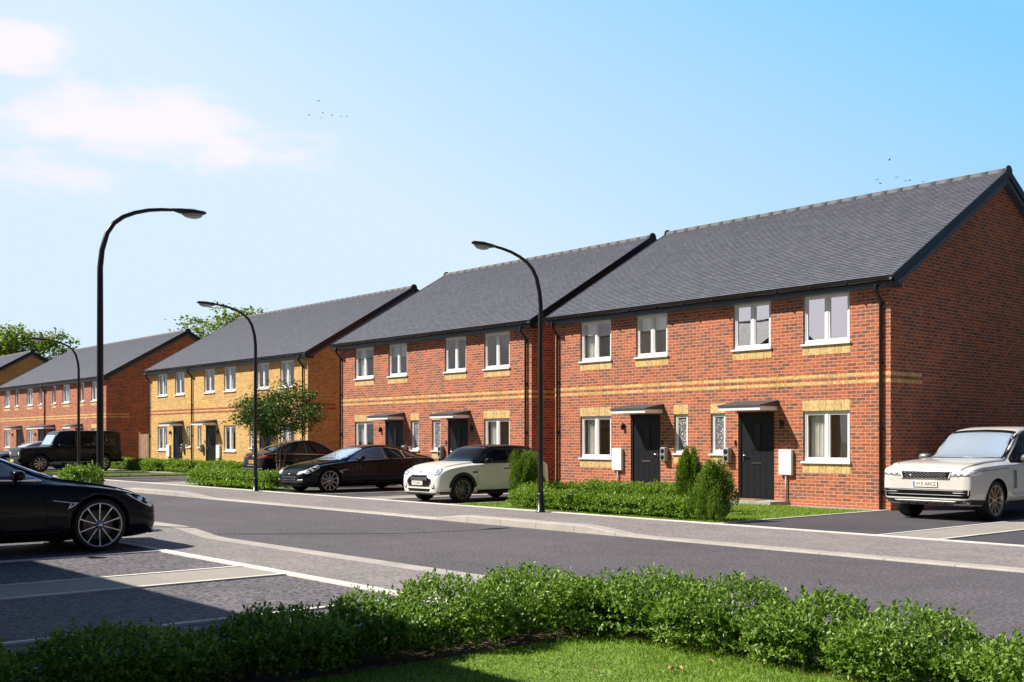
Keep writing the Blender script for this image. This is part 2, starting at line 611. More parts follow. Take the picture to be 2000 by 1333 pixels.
def wall_mesh(W_, D, openings, ridge_y, ridge_z):
    """brick shell: front with openings and reveals, gables, back"""
    bm = nb()
    xs = sorted({0.0, W_} | {o[0] for o in openings} | {o[1] for o in openings})
    zs = sorted({0.0, ZS} | {o[2] for o in openings} | {min(o[3], ZS) for o in openings})

    def inside(x, z):
        return any(o[0] < x < o[1] and o[2] < z < o[3] for o in openings)
    vd = {}

    def v(x, y, z):
        k = (round(x, 4), round(y, 4), round(z, 4))
        if k not in vd:
            vd[k] = bm.verts.new(k)
        return vd[k]
    for a, b in zip(xs, xs[1:]):
        for c, d in zip(zs, zs[1:]):
            if not inside((a + b) / 2, (c + d) / 2):
                bm.faces.new((v(a, 0, c), v(b, 0, c), v(b, 0, d), v(a, 0, d)))
    dp = 0.11
    for x0, x1, z0, z1 in [o[:4] for o in openings]:
        z1 = min(z1, ZS)
        for q in (((x0, 0, z0), (x0, 0, z1), (x0, dp, z1), (x0, dp, z0)), ((x1, 0, z1), (x1, 0, z0), (x1, dp, z0), (x1, dp, z1)),
                  ((x0, 0, z1), (x1, 0, z1), (x1, dp, z1), (x0, dp, z1)), ((x1, 0, z0), (x0, 0, z0), (x0, dp, z0), (x1, dp, z0))):
            bm.faces.new([bm.verts.new(p) for p in q])
    zr = ridge_z - 0.14
    for x, s in ((0, 1), (W_, -1)):
        pts = [(x, 0, 0), (x, 0, ZS + 0.16), (x, ridge_y, zr), (x, D, ZS + 0.16), (x, D, 0)]
        if s < 0:
            pts = pts[::-1]
        bm.faces.new([bm.verts.new(p) for p in pts])
    bm.faces.new([bm.verts.new(p) for p in ((0, D, 0), (0, D, ZS), (W_, D, ZS), (W_, D, 0))])
    return bm


def roof_mesh(W_, y_e, z_e, y_r, z_r, ov=0.17, gauge=0.1):
    """stepped courses of plain tiles on both slopes"""
    bm = nb()
    uvl = bm.loops.layers.uv.new('UVMap')
    L = math.hypot(y_r - y_e, z_r - z_e)
    n = int(L / gauge)
    g = L / n
    cy, cz = (y_r - y_e) / L, (z_r - z_e) / L
    ny, nz_ = -cz, cy
    x0, x1 = -ov, W_ + ov
    for side in (1, -1):
        def P(s, h, x):
            y = y_e + cy * s + ny * h
            z = z_e + cz * s + nz_ * h
            if side < 0:
                y = 2 * y_r - y
            return (x, y, z)
        for i in range(n):
            s0, s1 = i * g, (i + 1) * g
            h0, h1 = 0.015, 0.001
            vs = [bm.verts.new(P(s0, h0, x0)), bm.verts.new(P(s0, h0, x1)), bm.verts.new(P(s1, h1, x1)), bm.verts.new(P(s1, h1, x0))]
            f = bm.faces.new(vs if side > 0 else vs[::-1])
            us = [(x0, i + .5), (x1, i + .5), (x1, i + .5), (x0, i + .5)]
            if side < 0:
                us = us[::-1]
            for l, u in zip(f.loops, us):
                l[uvl].uv = u
            vs = [bm.verts.new(P(s0, -0.006, x0)), bm.verts.new(P(s0, -0.006, x1)), bm.verts.new(P(s0, h0, x1)), bm.verts.new(P(s0, h0, x0))]
            f = bm.faces.new(vs if side > 0 else vs[::-1])
            f.material_index = 1
            for l in f.loops:
                l[uvl].uv = (l.vert.co.x, i + .5)
        # underside
        vs = [bm.verts.new(P(0, -0.03, x0)), bm.verts.new(P(0, -0.03, x1)), bm.verts.new(P(L, -0.03, x1)), bm.verts.new(P(L, -0.03, x0))]
        bm.faces.new(vs[::-1] if side > 0 else vs)
    return bm


def slope_bar(bm, x0, x1, y_e, z_e, y_r, z_r, off0, off1, s0=0.0):
    """bar following both roof slopes; off = offsets perpendicular to slope"""
    L = math.hypot(y_r - y_e, z_r - z_e)
    cy, cz = (y_r - y_e) / L, (z_r - z_e) / L
    for side in (1, -1):
        def P(s, h, x):
            y = y_e + cy * s - cz * h
            z = z_e + cz * s + cy * h
            return (x, y if side > 0 else 2 * y_r - y, z)

        def Ptop(h, x):
            return (x, y_r, z_e + cz * (L) + h / cy * (cy * cy + cz * cz))
        a = [P(s0, off0, x0), P(s0, off1, x0), Ptop(off1, x0), Ptop(off0, x0)]
        b = [P(s0, off0, x1), P(s0, off1, x1), Ptop(off1, x1), Ptop(off0, x1)]
        va = [bm.verts.new(p) for p in a]
        vb = [bm.verts.new(p) for p in b]
        bm.faces.new(va)
        bm.faces.new(vb[::-1])
        for i in (0, 1, 3):
            j = (i + 1) % 4
            bm.faces.new((va[i], vb[i], vb[j], va[j]))
    bmesh.ops.recalc_face_normals(bm, faces=bm.faces[:])


def curtain_mesh(x0, x1, y, z0, z1, waves, amp=0.03):
    bm = nb()
    n = waves * 8
    prev = None
    for i in range(n + 1):
        x = x0 + (x1 - x0) * i / n
        yy = y + amp * math.sin(2 * math.pi * waves * i / n) + 0.01 * math.sin(i * 1.7)
        c = (bm.verts.new((x, yy, z0)), bm.verts.new((x, yy, z1)))
        if prev:
            f = bm.faces.new((prev[0], c[0], c[1], prev[1]))
            f.smooth = True
        prev = c
    return bm


def make_window(house, x0, x1, z0, z1, mull=True, glass='window_glass', curtains='lr', patterned=False):
    """window: outer frame mesh with child panes, sill, curtains, room"""
    z1 = min(z1, ZS)
    bm = nb()
    fr = 0.055
    y0, y1 = 0.045, 0.109
    box(bm, x0 + .003, x0 + fr, y0, y1, z0 + .003, z1 - .003)
    box(bm, x1 - fr, x1 - .003, y0, y1, z0 + .003, z1 - .003)
    box(bm, x0 + fr, x1 - fr, y0, y1, z0 + .003, z0 + fr + .015)
    box(bm, x0 + fr, x1 - fr, y0, y1, z1 - fr, z1 - .003)
    lights = [(x0 + fr, x1 - fr)]
    if mull:
        xm = (x0 + x1) / 2
        box(bm, xm - .035, xm + .035, y0, y1, z0 + fr + .015, z1 - fr)
        lights = [(x0 + fr, xm - .035), (xm + .035, x1 - fr)]
    for a, b in lights:      # opening sashes
        sw = 0.032
        zz0, zz1 = z0 + fr + .015, z1 - fr
        box(bm, a, a + sw, y0 + .012, y1 - .005, zz0, zz1)
        box(bm, b - sw, b, y0 + .012, y1 - .005, zz0, zz1)
        box(bm, a + sw, b - sw, y0 + .012, y1 - .005, zz0, zz0 + sw)
        box(bm, a + sw, b - sw, y0 + .012, y1 - .005, zz1 - sw, zz1)
    w = obj('window', bm, 'white_pvc', house)
    for a, b in lights:
        sw = 0.03
        bm = nb()
        p0, p1, q0, q1 = a + sw, b - sw, z0 + fr + .015 + sw - .002, z1 - fr - sw + .002
        bm.faces.new([bm.verts.new(p) for p in ((p0, .083, q0), (p1, .083, q0), (p1, .083, q1), (p0, .083, q1))])
        obj('pane', bm, 'patterned_glass' if patterned else glass, w)
    bx('sill', 'white_pvc', w, x0 - .035, x1 + .035, -.05, y0, z0 - .032, z0 + .012)
    if not patterned:
        bm = nb()
        d = .85
        a, b, c_, e = x0 - .25, x1 + .25, z0 - .35, min(z1 + .12, 4.66) if z0 > 3 else z1 + .2
        y = .112
        V = lambda x, yy, z: bm.verts.new((x, yy, z))
        bm.faces.new((V(a, d, c_), V(a, d, e), V(b, d, e), V(b, d, c_)))
        bm.faces.new((V(a, y, c_), V(a, y, e), V(a, d, e), V(a, d, c_)))
        bm.faces.new((V(b, y, c_), V(b, d, c_), V(b, d, e), V(b, y, e)))
        bm.faces.new((V(a, y, c_), V(a, d, c_), V(b, d, c_), V(b, y, c_)))
        bm.faces.new((V(a, y, e), V(b, y, e), V(b, d, e), V(a, d, e)))
        obj('room_wall', bm, 'room_wall', w)
        wd = x1 - x0
        if 'l' in curtains:
            obj('curtain', curtain_mesh(x0 + .06, x0 + .06 + min(.42, wd * .42), .22, z0 - .1, z1 - .05, 5), 'curtain_cloth', w)
        if 'r' in curtains:
            obj('curtain', curtain_mesh(x1 - .12, x1 - .02, .24, z0 - .1, z1 - .05, 2), 'curtain_cloth', w)
        if 'b' in curtains:      # roller blind
            bx('blind', 'curtain_cloth', w, x0 + .06, x1 - .06, .19, .2, z1 - .42, z1 - .04)
    return w


def make_door(house, x0, x1, handle_right, z0=.115, z1=2.14):
    bm = nb()
    f = 0.06
    box(bm, x0 + .003, x0 + f, .02, .1, z0, z1 - .003)
    box(bm, x1 - f, x1 - .003, .02, .1, z0, z1 - .003)
    box(bm, x0 + f, x1 - f, .02, .1, z1 - f, z1 - .003)
    box(bm, x0 + f, x1 - f, .0, .1, z0, z0 + .03)
    # slab made of boards with shallow grooves
    nbd = 5
    a, b = x0 + f + .004, x1 - f - .004
    bw = (b - a) / nbd
    for i in range(nbd):
        box(bm, a + i * bw + .004, a + (i + 1) * bw - .004, .043, .08, z0 + .034, 1.22)
    box(bm, a, b, .048, .09, z0 + .034, z1 - f - .004)
    box(bm, a, b, .043, .08, 1.223, z1 - f - .004)
    d = obj('door', bm, 'door_paint', house)
    xm = (x0 + x1) / 2
    bm = nb()
    for q in ((xm - .115, xm - .085, 1.28, 1.88), (xm + .085, xm + .115, 1.28, 1.88), (xm - .085, xm + .085, 1.28, 1.31), (xm - .085, xm + .085, 1.85, 1.88)):
        box(bm, q[0], q[1], .03, .0425, q[2], q[3])
    obj('glazing_frame', bm, 'door_paint', d)
    bx('door_glass', 'dark_plastic', d, xm - .085, xm + .085, .036, .0425, 1.31, 1.85)
    bx('letter_box', 'chrome', d, xm - .14, xm + .14, .03, .0425, .93, .97)
    hx = x1 - f - .07 if handle_right else x0 + f + .07
    s = -1 if handle_right else 1
    bm = nb()
    box(bm, hx - .015, hx + .015, .03, .0425, 1.0, 1.22)
    tube(bm, [(hx, .035, 1.13), (hx, -.01, 1.13), (hx + s * .02, -.02, 1.13), (hx + s * .13, -.02, 1.13)], .011, 8)
    obj('handle', bm, 'chrome', d)
    bx('door_glass_back', 'dark_plastic', d, x0 + .01, x1 - .01, .1, .108, z0, z1 - .01)
    return d


def make_canopy(house, x0, x1):
    bm = nb()
    box(bm, x0, x1, -.66, -.003, 2.165, 2.255)
    c = obj('canopy', bm, 'white_pvc', house)
    bm = nb()
    xa, xb = x0 - .025, x1 + .025
    y0, y1 = -.69, -.003
    v = [bm.verts.new(p) for p in ((xa, y0, 2.257), (xb, y0, 2.257), (xb, y1, 2.257), (xa, y1, 2.257), (xa, y0, 2.285), (xb, y0, 2.285), (xb, y1, 2.40), (xa, y1, 2.40))]
    for q in ((0, 3, 2, 1), (4, 5, 6, 7), (0, 1, 5, 4), (1, 2, 6, 5), (2, 3, 7, 6), (3, 0, 4, 7)):
        bm.faces.new([v[i] for i in q])
    obj('canopy_roof', bm, 'slate_grey', c)


def make_meter(house, x0):
    m_ = bx('meter_box', 'white_pvc', house, x0, x0 + .34, -.09, -.002, .70, 1.27, bev=.008)
    bm = nb()
    tube(bm, [(x0 + .17, -.045, 0.0), (x0 + .17, -.045, .70)], .021, 10)
    obj('conduit', bm, 'grey_plastic', m_)


def make_charger(house, xc):
    bm = nb()
    box(bm, xc - .09, xc + .09, -.15, -.002, .95, 1.31)
    bmesh.ops.bevel(bm, geom=bm.edges[:], offset=.035, segments=3, affect='EDGES', profile=0.5)
    c = obj('car_charger', bm, 'grey_plastic', house)
    for zc in (1.215, 1.055):
        bm = nb()
        lathe(bm, [(0.0, -.1545), (.055, -.1545), (.06, -.151)], 16, 'y', (xc, 0, zc))
        for v in bm.verts:
            v.co.z = zc + (v.co.z - zc) * 1.12
        obj('socket', bm, 'dark_plastic', c)


def make_light(house, xc):
    bm = nb()
    box(bm, xc - .03, xc + .03, -.03, -.002, 1.80, 1.90)
    tube(bm, [(xc, -.06, 1.76), (xc, -.06, 1.95)], .034, 12)
    obj('wall_light', bm, 'black_pvc', house)


def make_pipe(house, x, ztop=4.74):
    bm = nb()
    yp = -.055
    tube(bm, [(x, -.245, ztop), (x, -.245, 4.62), (x, -.22, 4.58), (x, -.08, 4.44), (x, yp, 4.38), (x, yp, .02)], .034, 10)
    lathe(bm, [(.045, 4.60), (.045, 4.72)], 10, 'z', (x, -.245, 0))
    for zc in (.35, 1.7, 3.1, 4.34):
        box(bm, x - .05, x + .05, -.06, -.002, zc, zc + .03)
        lathe(bm, [(.04, zc - .01), (.04, zc + .04)], 10, 'z', (x, yp, 0))
    obj('downpipe', bm, 'black_pvc', house)


def make_house(name, W_, D, wins, smalls, doors, canopies, meters, chargers, lights, pipes, brick, band, soldier, ridge_z=7.89, e_y=-.2, z_e=4.9, vent=True):
    h = empty(name)
    yr = D / 2
    openings = [w[:4] for w in wins] + [s for s in smalls] + [(d[0], d[1], .115, 2.14) for d in doors]
    obj('wall', wall_mesh(W_, D, openings, yr, ridge_z), brick, h)
    r = obj('roof', roof_mesh(W_, e_y, z_e, yr, ridge_z), ['roof_tile', 'tile_gap_shade'], h)
    bm = nb()
    n = max(3, round((W_ + .34) / .45))
    for i in range(n):
        a, b = -.175 + i * (W_ + .35) / n, -.175 + (i + 1) * (W_ + .35) / n
        rad = .12
        ra, rb_ = [], []
        for k in range(9):
            t = math.pi * k / 8
            yy, zz = rad * math.cos(t) * 1.1, rad * math.sin(t)
            ra.append(bm.verts.new((a + .0015, yr + yy, ridge_z - .065 + zz)))
            rb_.append(bm.verts.new((b - .0015, yr + yy, ridge_z - .065 + zz)))
        for k in range(8):
            f = bm.faces.new((ra[k], rb_[k], rb_[k + 1], ra[k + 1]))
            f.smooth = True
        bm.faces.new(ra)
        bm.faces.new(rb_[::-1])
    obj('ridge_tiles', bm, 'ridge_tile', r)
    for s in (-1, 1):
        x0 = W_ + .172 if s > 0 else -.20
        bm = nb()
        slope_bar(bm, x0, x0 + .028, e_y - .02, z_e - .02, yr, ridge_z - .01, -.14, .03)
        L = math.hypot(yr - e_y, ridge_z - z_e)
        cy, cz = (yr - e_y) / L, (ridge_z - z_e) / L
        # cap at the apex
        lathe_c = (x0 + .014, yr, ridge_z - .03)
        tube(bm, [(x0 - .002, yr, ridge_z - .045), (x0 + .03, yr, ridge_z - .045)], .15, 16)
        obj('verge', bm, 'black_pvc', r)
        bm = nb()
        xi = W_ + .004 if s > 0 else -.17
        slope_bar(bm, xi, xi + .166, e_y + .12, z_e + .02, yr, ridge_z - .02, -.24, -.142, 0.0)
        obj('bargeboard', bm, 'navy_board', r)
        bx('gable_box', 'black_pvc', r, (W_ + .003 if s > 0 else -.165), (W_ + .165 if s > 0 else -.003), e_y + .003, .17, ZS - .02, z_e + .02)
    bm = nb()
    box(bm, -.16, W_ + .16, e_y, e_y + .02, ZS + .03, z_e - .035)
    obj('fascia', bm, 'black_pvc', r)
    bm = nb()
    box(bm, -.0, W_, e_y + .004, -.003, ZS - .02, ZS + .03)
    if vent:
        k = 0
        x = .05
        while x < W_ - .1:
            box(bm, x, x + .09, e_y - .012, e_y + .0035, ZS + .012, ZS + .022)
            box(bm, x + .03, x + .12, e_y - .006, e_y + .0035, ZS - .018, ZS - .009)
            x += .17
    obj('soffit', bm, 'navy_board', r)
    bm = nb()
    pr = []
    for x in (-.15, W_ + .15):
        ring = []
        for k in range(9):
            t = math.pi + math.pi * k / 8
            ring.append((x, e_y - .075 + .07 * math.cos(t), z_e - .035 + .075 * math.sin(t)))
        for k in range(9):
            t = 2 * math.pi - math.pi * k / 8
            ring.append((x, e_y - .075 + .063 * math.cos(t), z_e - .035 + .068 * math.sin(t)))
        pr.append([bm.verts.new(p) for p in ring])
    for k in range(18):
        j = (k + 1) % 18
        f = bm.faces.new((pr[0][k], pr[1][k], pr[1][j], pr[0][j]))
    bm.faces.new(pr[0])
    bm.faces.new(pr[1][::-1])
    x = .4
    while x < W_:
        box(bm, x, x + .03, e_y - .148, e_y - .001, z_e - .115, z_e - .03)
        x += .9
    obj('gutter', bm, 'black_pvc', r)
    # soldier courses and string courses
    for w in wins:
        bx('soldier_course', soldier, h, w[0] - .005, w[1] + .03, -.005, -.0, w[2] - .24, w[2] - .034)
        if w[2] < 2:
            bx('soldier_course', soldier, h, w[0] - .005, w[1] + .03, -.005, 0, w[3] + .002, w[3] + .235)
    for w in smalls:
        bx('soldier_course', soldier, h, w[0] - .005, w[1] + .02, -.005, 0, w[2] - .24, w[2] - .034)
        bx('soldier_course', soldier, h, w[0] - .005, w[1] + .02, -.005, 0, w[3] + .002, w[3] + .235)
    for z0, z1 in BANDS:
        bm = nb()
        box(bm, -.004, W_ + .004, -.004, 0, z0, z1)
        box(bm, W_ - .001, W_ + .004, .0002, 1.25, z0, z1)
        box(bm, -.004, .001, .0002, 1.25, z0, z1)
        obj('string_course', bm, band, h)
    for w in wins:
        make_window(h, *w[:4], **(w[4] if len(w) > 4 else {}))
    for w in smalls:
        make_window(h, *w, mull=False, patterned=True)
    for d in doors:
        make_door(h, *d)
    for c in canopies:
        make_canopy(h, *c)
    for x in meters:
        make_meter(h, x)
    for x in chargers:
        make_charger(h, x)
    for x in lights:
        make_light(h, x)
    for x in pipes:
        make_pipe(h, x)
    for d in doors:
        xb = (d[0] + .16 + .75) if d[2] is False else (d[1] + .06)
        xb = d[1] + .075 if d[2] else d[0] - .075
        bx('doorbell', 'dark_plastic', h, xb - .018, xb + .018, -.025, -.002, 1.36, 1.48)
    return h


UP = (3.61, 4.8)
LO = (1.0, 2.13)
coated = dict(glass='window_glass_coated')
semi = dict(
    W_=10.26, D=9.88,
    wins=[(1.0, 2.16) + UP, (3.05, 4.12) + UP + (dict(curtains='b'),), (6.17, 7.24) + UP + (dict(curtains='', glass='window_glass_coated'),),
          (8.11, 9.29) + UP + (dict(curtains='', glass='window_glass_coated'),), (1.0, 2.16) + LO, (8.11, 9.29) + LO],
    smalls=[(4.34, 4.78, 1.15, 2.13), (5.50, 5.94, 1.15, 2.13)],
    doors=[(2.87, 3.89, True), (6.32, 7.34, False)],
    canopies=[(2.80, 3.97), (6.26, 7.43)], meters=[2.27, 7.52], chargers=[4.08, 6.06], lights=[2.62, 7.56], pipes=[.14, 10.06],
    brick='red_brick', band='yellow_band', soldier='yellow_soldier')
h1 = make_house('brick_house', **semi)
h1.location = (-22.55, 21.06, 0)
tag(h1, 'nearest red brick semi-detached house, behind the conical shrubs, with pale windows reflecting sky', 'house', 'pairs and rows of brick houses along the street')
h2 = copy_tree(h1)
h2.location = (-33.80, 21.06, 0)
tag(h2, 'middle red brick semi-detached house standing behind the cream hatchback and black saloon', 'house', 'pairs and rows of brick houses along the street')
for ch in [c for c in bpy.data.objects if c.parent == h2 and c.name.startswith('window')]:
    for g in [c for c in bpy.data.objects if c.parent == ch and c.name.startswith('pane')]:
        if g.data.materials[0].name == 'window_glass_coated':
            g.data = g.data.copy()
            g.data.materials[0] = MATS['window_glass']

def cu(**k):
    return (k,)


h3 = make_house('brick_house', W_=15.25, D=9.88,
    wins=[(1.01, 2.11) + UP, (3.01, 4.05) + UP + cu(curtains='b'), (6.13, 7.16) + UP + cu(curtains='r'), (8.08, 9.19) + UP, (11.13, 12.13) + UP + cu(curtains='r'), (13.07, 14.18) + UP,
          (1.01, 2.11) + LO, (8.08, 9.19) + LO, (13.07, 14.18) + LO],
    smalls=[(4.27, 4.70, 1.15, 2.13), (5.46, 5.88, 1.15, 2.13), (10.45, 10.87, 1.15, 2.13)],
    doors=[(2.81, 3.83, True), (6.29, 7.30, False), (11.3, 12.3, False)],
    canopies=[(2.74, 3.91), (6.21, 7.38), (11.22, 12.4)], meters=[2.2, 7.48, 12.5], chargers=[4.0, 6.03, 11.0], lights=[2.55, 7.55, 12.6], pipes=[.14, 4.95, 14.95],
    brick='yellow_brick', band='red_band', soldier='yellow_soldier_plain', vent=False)
h3.location = (-52.95, 22.05, 0)
tag(h3, 'yellow brick terrace of three homes with thin red brick bands, behind the small tree', 'house', 'pairs and rows of brick houses along the street')
h4 = make_house('brick_house', W_=18.6, D=9.0,
    wins=[(1.0, 2.12) + UP, (3.17, 3.8) + UP + cu(mull=False, curtains='l'), (5.46, 6.58) + UP, (7.73, 8.34) + UP + cu(mull=False, curtains='l'), (10.17, 10.78) + UP + cu(mull=False, curtains=''),
          (11.9, 13.03) + UP, (14.73, 15.35) + UP + cu(mull=False, curtains='l'), (16.44, 17.56) + UP,
          (.95, 2.1) + LO, (5.46, 6.58) + LO, (11.92, 13.05) + LO, (16.44, 17.56) + LO],
    smalls=[], doors=[(3.4, 4.4, True), (7.6, 8.5, True), (9.6, 10.5, False), (14.0, 15.0, False)],
    canopies=[(3.3, 4.5), (7.5, 10.6), (13.9, 15.1)], meters=[], chargers=[], lights=[2.75, 7.2, 13.6], pipes=[8.95],
    brick='red_brick', band='yellow_band', soldier='yellow_soldier', ridge_z=7.6, vent=False)
h4.location = (-76.95, 21.95, 0)
tag(h4, 'far red brick terrace behind the black boxy off-roader', 'house', 'pairs and rows of brick houses along the street')
h5 = make_house('brick_house', W_=15.0, D=9.4,
    wins=[(1.01, 2.11) + UP, (6.13, 7.16) + UP, (12.0, 13.1) + UP, (1.01, 2.11) + LO, (12.0, 13.1) + LO], smalls=[], doors=[(3, 4, True)],
    canopies=[], meters=[], chargers=[], lights=[], pipes=[7.4],
    brick='yellow_brick', band='red_band', soldier='yellow_soldier_plain', ridge_z=7.75, vent=False)
h5.location = (-100.6, 21.95, 0.38)
tag(h5, 'farthest brown gabled house, only its grey roof and gable showing at the left edge', 'house', 'pairs and rows of brick houses along the street')
h6 = copy_tree(h4)
h6.location = (-2.2, 0.41, 0)
h6.rotation_euler = (0, 0, math.pi)
tag(h6, 'red brick terrace on the near side, shading the near hedge', 'house')

h7 = copy_tree(h4)
h7.location = (-32.6, 0.41, 0)
h7.rotation_euler = (0, 0, math.pi)
tag(h7, 'red brick terrace farther along the near side, mirrored in the upper windows', 'house')

# door steps and mats of the near pairs
for hx in (-22.55, -33.80):
    for a, b, lab in ((2.7, 4.05, 'left'), (6.1, 7.75, 'right')):
        o = bx('door_step', 'step_stone', None, hx + a, hx + b, 20.35, 21.055, .0, .11, bev=.008)
        o['kind'] = 'structure'
for hx, dx in ((-22.55, 6.83), (-22.55, 3.38)):
    o = bx('doormat', 'door_mat', None, hx + dx - .35, hx + dx + .35, 20.55, 20.98, .111, .128)
    tag(o, 'brown doormat on the step of the %s door of the nearest brick house' % ('right-hand' if dx > 5 else 'left-hand'), 'doormat', 'doormats on the front steps')

# timber gate panel between the yellow and the far red houses
g = empty('fence_panel', (-54.15, 22.3, 0))
tag(g, 'brown upright timber fence panel beside the yellow brick terrace', 'fence')
bm = nb()
for k in range(8):
    box(bm, -.56 + k * .14, -.56 + k * .14 + .132, -.01 + .006 * (k % 2), .012, .05, 1.78 + .012 * (k % 3))
obj('boards', bm, 'fence_wood', g)
for x in (-.62, .57):
    bx('post', 'fence_wood', g, x, x + .09, -.03, .06, 0, 1.9)
for z in (.35, 1.5):
    bx('rail', 'fence_wood', g, -.53, .57, .012, .06, z, z + .09)

# ---------------------------------------------------------------- street lamps
def make_lamp():
    l = empty('street_lamp')
    bm = nb()
    pts = [(0, 0, .3), (0, 0, 1.0), (0, 0, 3.0), (0, 0, 4.1)]
    rr = [.055, .053, .05, .046]
    prof = [(0, 4.18), (.03, 4.46), (.11, 4.74), (.22, 4.91), (.37, 5.03), (.56, 5.12), (.78, 5.19), (1.0, 5.23), (1.18, 5.25)]
    for i, (y, z) in enumerate(prof):
        pts.append((0, -y, z))
        rr.append(.045 - .019 * i / (len(prof) - 1))
    tube(bm, pts, rr, 14)
    p = obj('pole', bm, 'black_pvc', l)
    bm = nb()
    lathe(bm, [(0.0, 0.0), (.11, 0.0), (.11, .02), (.075, .035), (.07, .36), (.056, .40), (.05, .40)], 14)
    obj('pole_base', bm, 'black_pvc', l)
    # lamp head: tapered flattened body with glass bowl underneath
    bm = nb()
    st = [(1.14, .024, .024, 0), (1.22, .045, .03, 0), (1.34, .085, .05, -.008), (1.5, .105, .055, -.01), (1.64, .10, .05, -.008), (1.74, .07, .035, 0), (1.78, .02, .015, .004)]
    rings = []
    for y, w, hh, dz in st:
        z = 5.25 + (y - 1.14) * .03 + dz
        rings.append([bm.verts.new((w * math.cos(t), -y, z + (hh * math.sin(t) if math.sin(t) > 0 else hh * .8 * math.sin(t)))) for t in [2 * math.pi * k / 14 for k in range(14)]])
    for a, b in zip(rings, rings[1:]):
        for k in range(14):
            f = bm.faces.new((a[k], a[(k + 1) % 14], b[(k + 1) % 14], b[k]))
            f.smooth = True
    bm.faces.new(rings[-1])
    bm.faces.new(rings[0][::-1])
    hd = obj('lamp_head', bm, 'black_pvc', l)
    bm = nb()
    bmesh.ops.create_uvsphere(bm, u_segments=16, v_segments=8, radius=1.0)
    for v in bm.verts:
        v.co = Vector((v.co.x * .088, v.co.y * .19 - 1.53, v.co.z * .085 + 5.235))
    obj('lamp_glass', bm, 'lamp_bowl', l, smooth=True)
    return l


mm, nt_, b_ = newmat('lamp_bowl')
b_.inputs['Base Color'].default_value = (.62, .62, .66, 1)
b_.inputs['Roughness'].default_value = .12
b_.inputs['Transmission Weight'].default_value = .35
b_.inputs['IOR'].default_value = 1.2
lampo = make_lamp()
GL = 'black street lamps along both pavements'
spots = [(-16.57, 15.07, 0, 'black street lamp in front of the nearest house, arm reaching left over the pavement'),
         (-28.7, 15.08, 0, 'black street lamp in front of the low hedge and small tree'),
         (-42.9, 15.08, 0, 'small distant black street lamp in front of the boxy off-roader'),
         (-17.4, 6.45, math.pi, 'tall black street lamp above the near parked car, arm reaching right')]
for i, (x, y, rz, lab) in enumerate(spots):
    o = lampo if i == 0 else copy_tree(lampo)
    o.location = (x, y, 0.02)
    o.rotation_euler = (0, 0, rz)
    tag(o, lab, 'street lamp', GL)
# ---------------------------------------------------------------- vehicles
def paint(name, col, metal=0.0, rough=0.25, fleck=0.0):
    m, nt, b = newmat(name)
    b.inputs['Base Color'].default_value = col + (1,)
    b.inputs['Roughness'].default_value = rough
    b.inputs['Metallic'].default_value = metal
    b.inputs['Coat Weight'].default_value = .22 if max(col) < .03 else .7
    b.inputs['Specular IOR Level'].default_value = .12 if max(col) < .03 else .3
    b.inputs['Coat Roughness'].default_value = 0.02
    n = texo(nt, 0.9, 2)
    c = ramp(nt, n.outputs[0], [(.3, tuple(x * .93 for x in col)), (.7, tuple(x * 1.07 for x in col))])
    nt.links.new(c, b.inputs['Base Color'])
    return m


paint('black_paint', (0.006, 0.007, 0.010))
paint('green_black_paint', (0.012, 0.016, 0.016))
paint('cream_paint', (0.80, 0.78, 0.71), rough=.35)
paint('pearl_paint', (0.74, 0.71, 0.65), 0.1, .3)
paint('silver_paint', (0.30, 0.33, 0.38), .6, .3)
paint('car_glass', (0.010, 0.012, 0.014), rough=.03)
MATS['car_glass'].node_tree.nodes['Principled BSDF'].inputs['IOR'].default_value = 1.7
paint('sky_sheen_glass', (0.50, 0.62, 0.74), .45, rough=.05)  # pale, part-metallic base colour stands in for reflected sky
paint('haze_glass', (0.10, 0.13, 0.17), .4, rough=.05)  # lighter base colour stands in for bluish haze on the side windows
paint('car_trim', (0.008, 0.008, 0.009), rough=.35)
plain('car_plastic', (0.018, 0.018, 0.02), 0.6, var=.1)
plain('tyre_rubber', (0.016, 0.016, 0.017), 0.75, var=.15)
plain('alloy', (0.55, 0.55, 0.57), 0.25, .9, var=.05)
plain('dark_alloy', (0.26, 0.26, 0.27), 0.3, .8, var=.05)
plain('bronze_alloy', (0.62, 0.50, 0.38), 0.3, .8, var=.05)
plain('brake_steel', (0.22, 0.19, 0.17), 0.5, .7, var=.1)
plain('wheel_well', (0.004, 0.004, 0.004), 0.95)
paint('lamp_lens', (0.85, 0.88, 0.92), .3, .08)
paint('red_lens', (0.22, 0.012, 0.008), 0, .1)
paint('amber_lens', (0.55, 0.14, 0.02), 0, .1)
plain('plate_white', (0.80, 0.80, 0.76), .4, var=.02)
plain('plate_yellow', (0.75, 0.50, 0.03), .4, var=.02)
plain('plate_ink', (0.02, 0.02, 0.02), .4)
plain('plate_gold_ink', (0.28, 0.20, 0.05), .4)
plain('plate_blue', (0.10, 0.22, 0.55), .4)
plain('badge_grey', (0.22, 0.215, 0.21), .4, .5)
plain('seat_leather', (0.30, 0.27, 0.22), .6)
plain('paper', (0.7, 0.7, 0.68), .8)


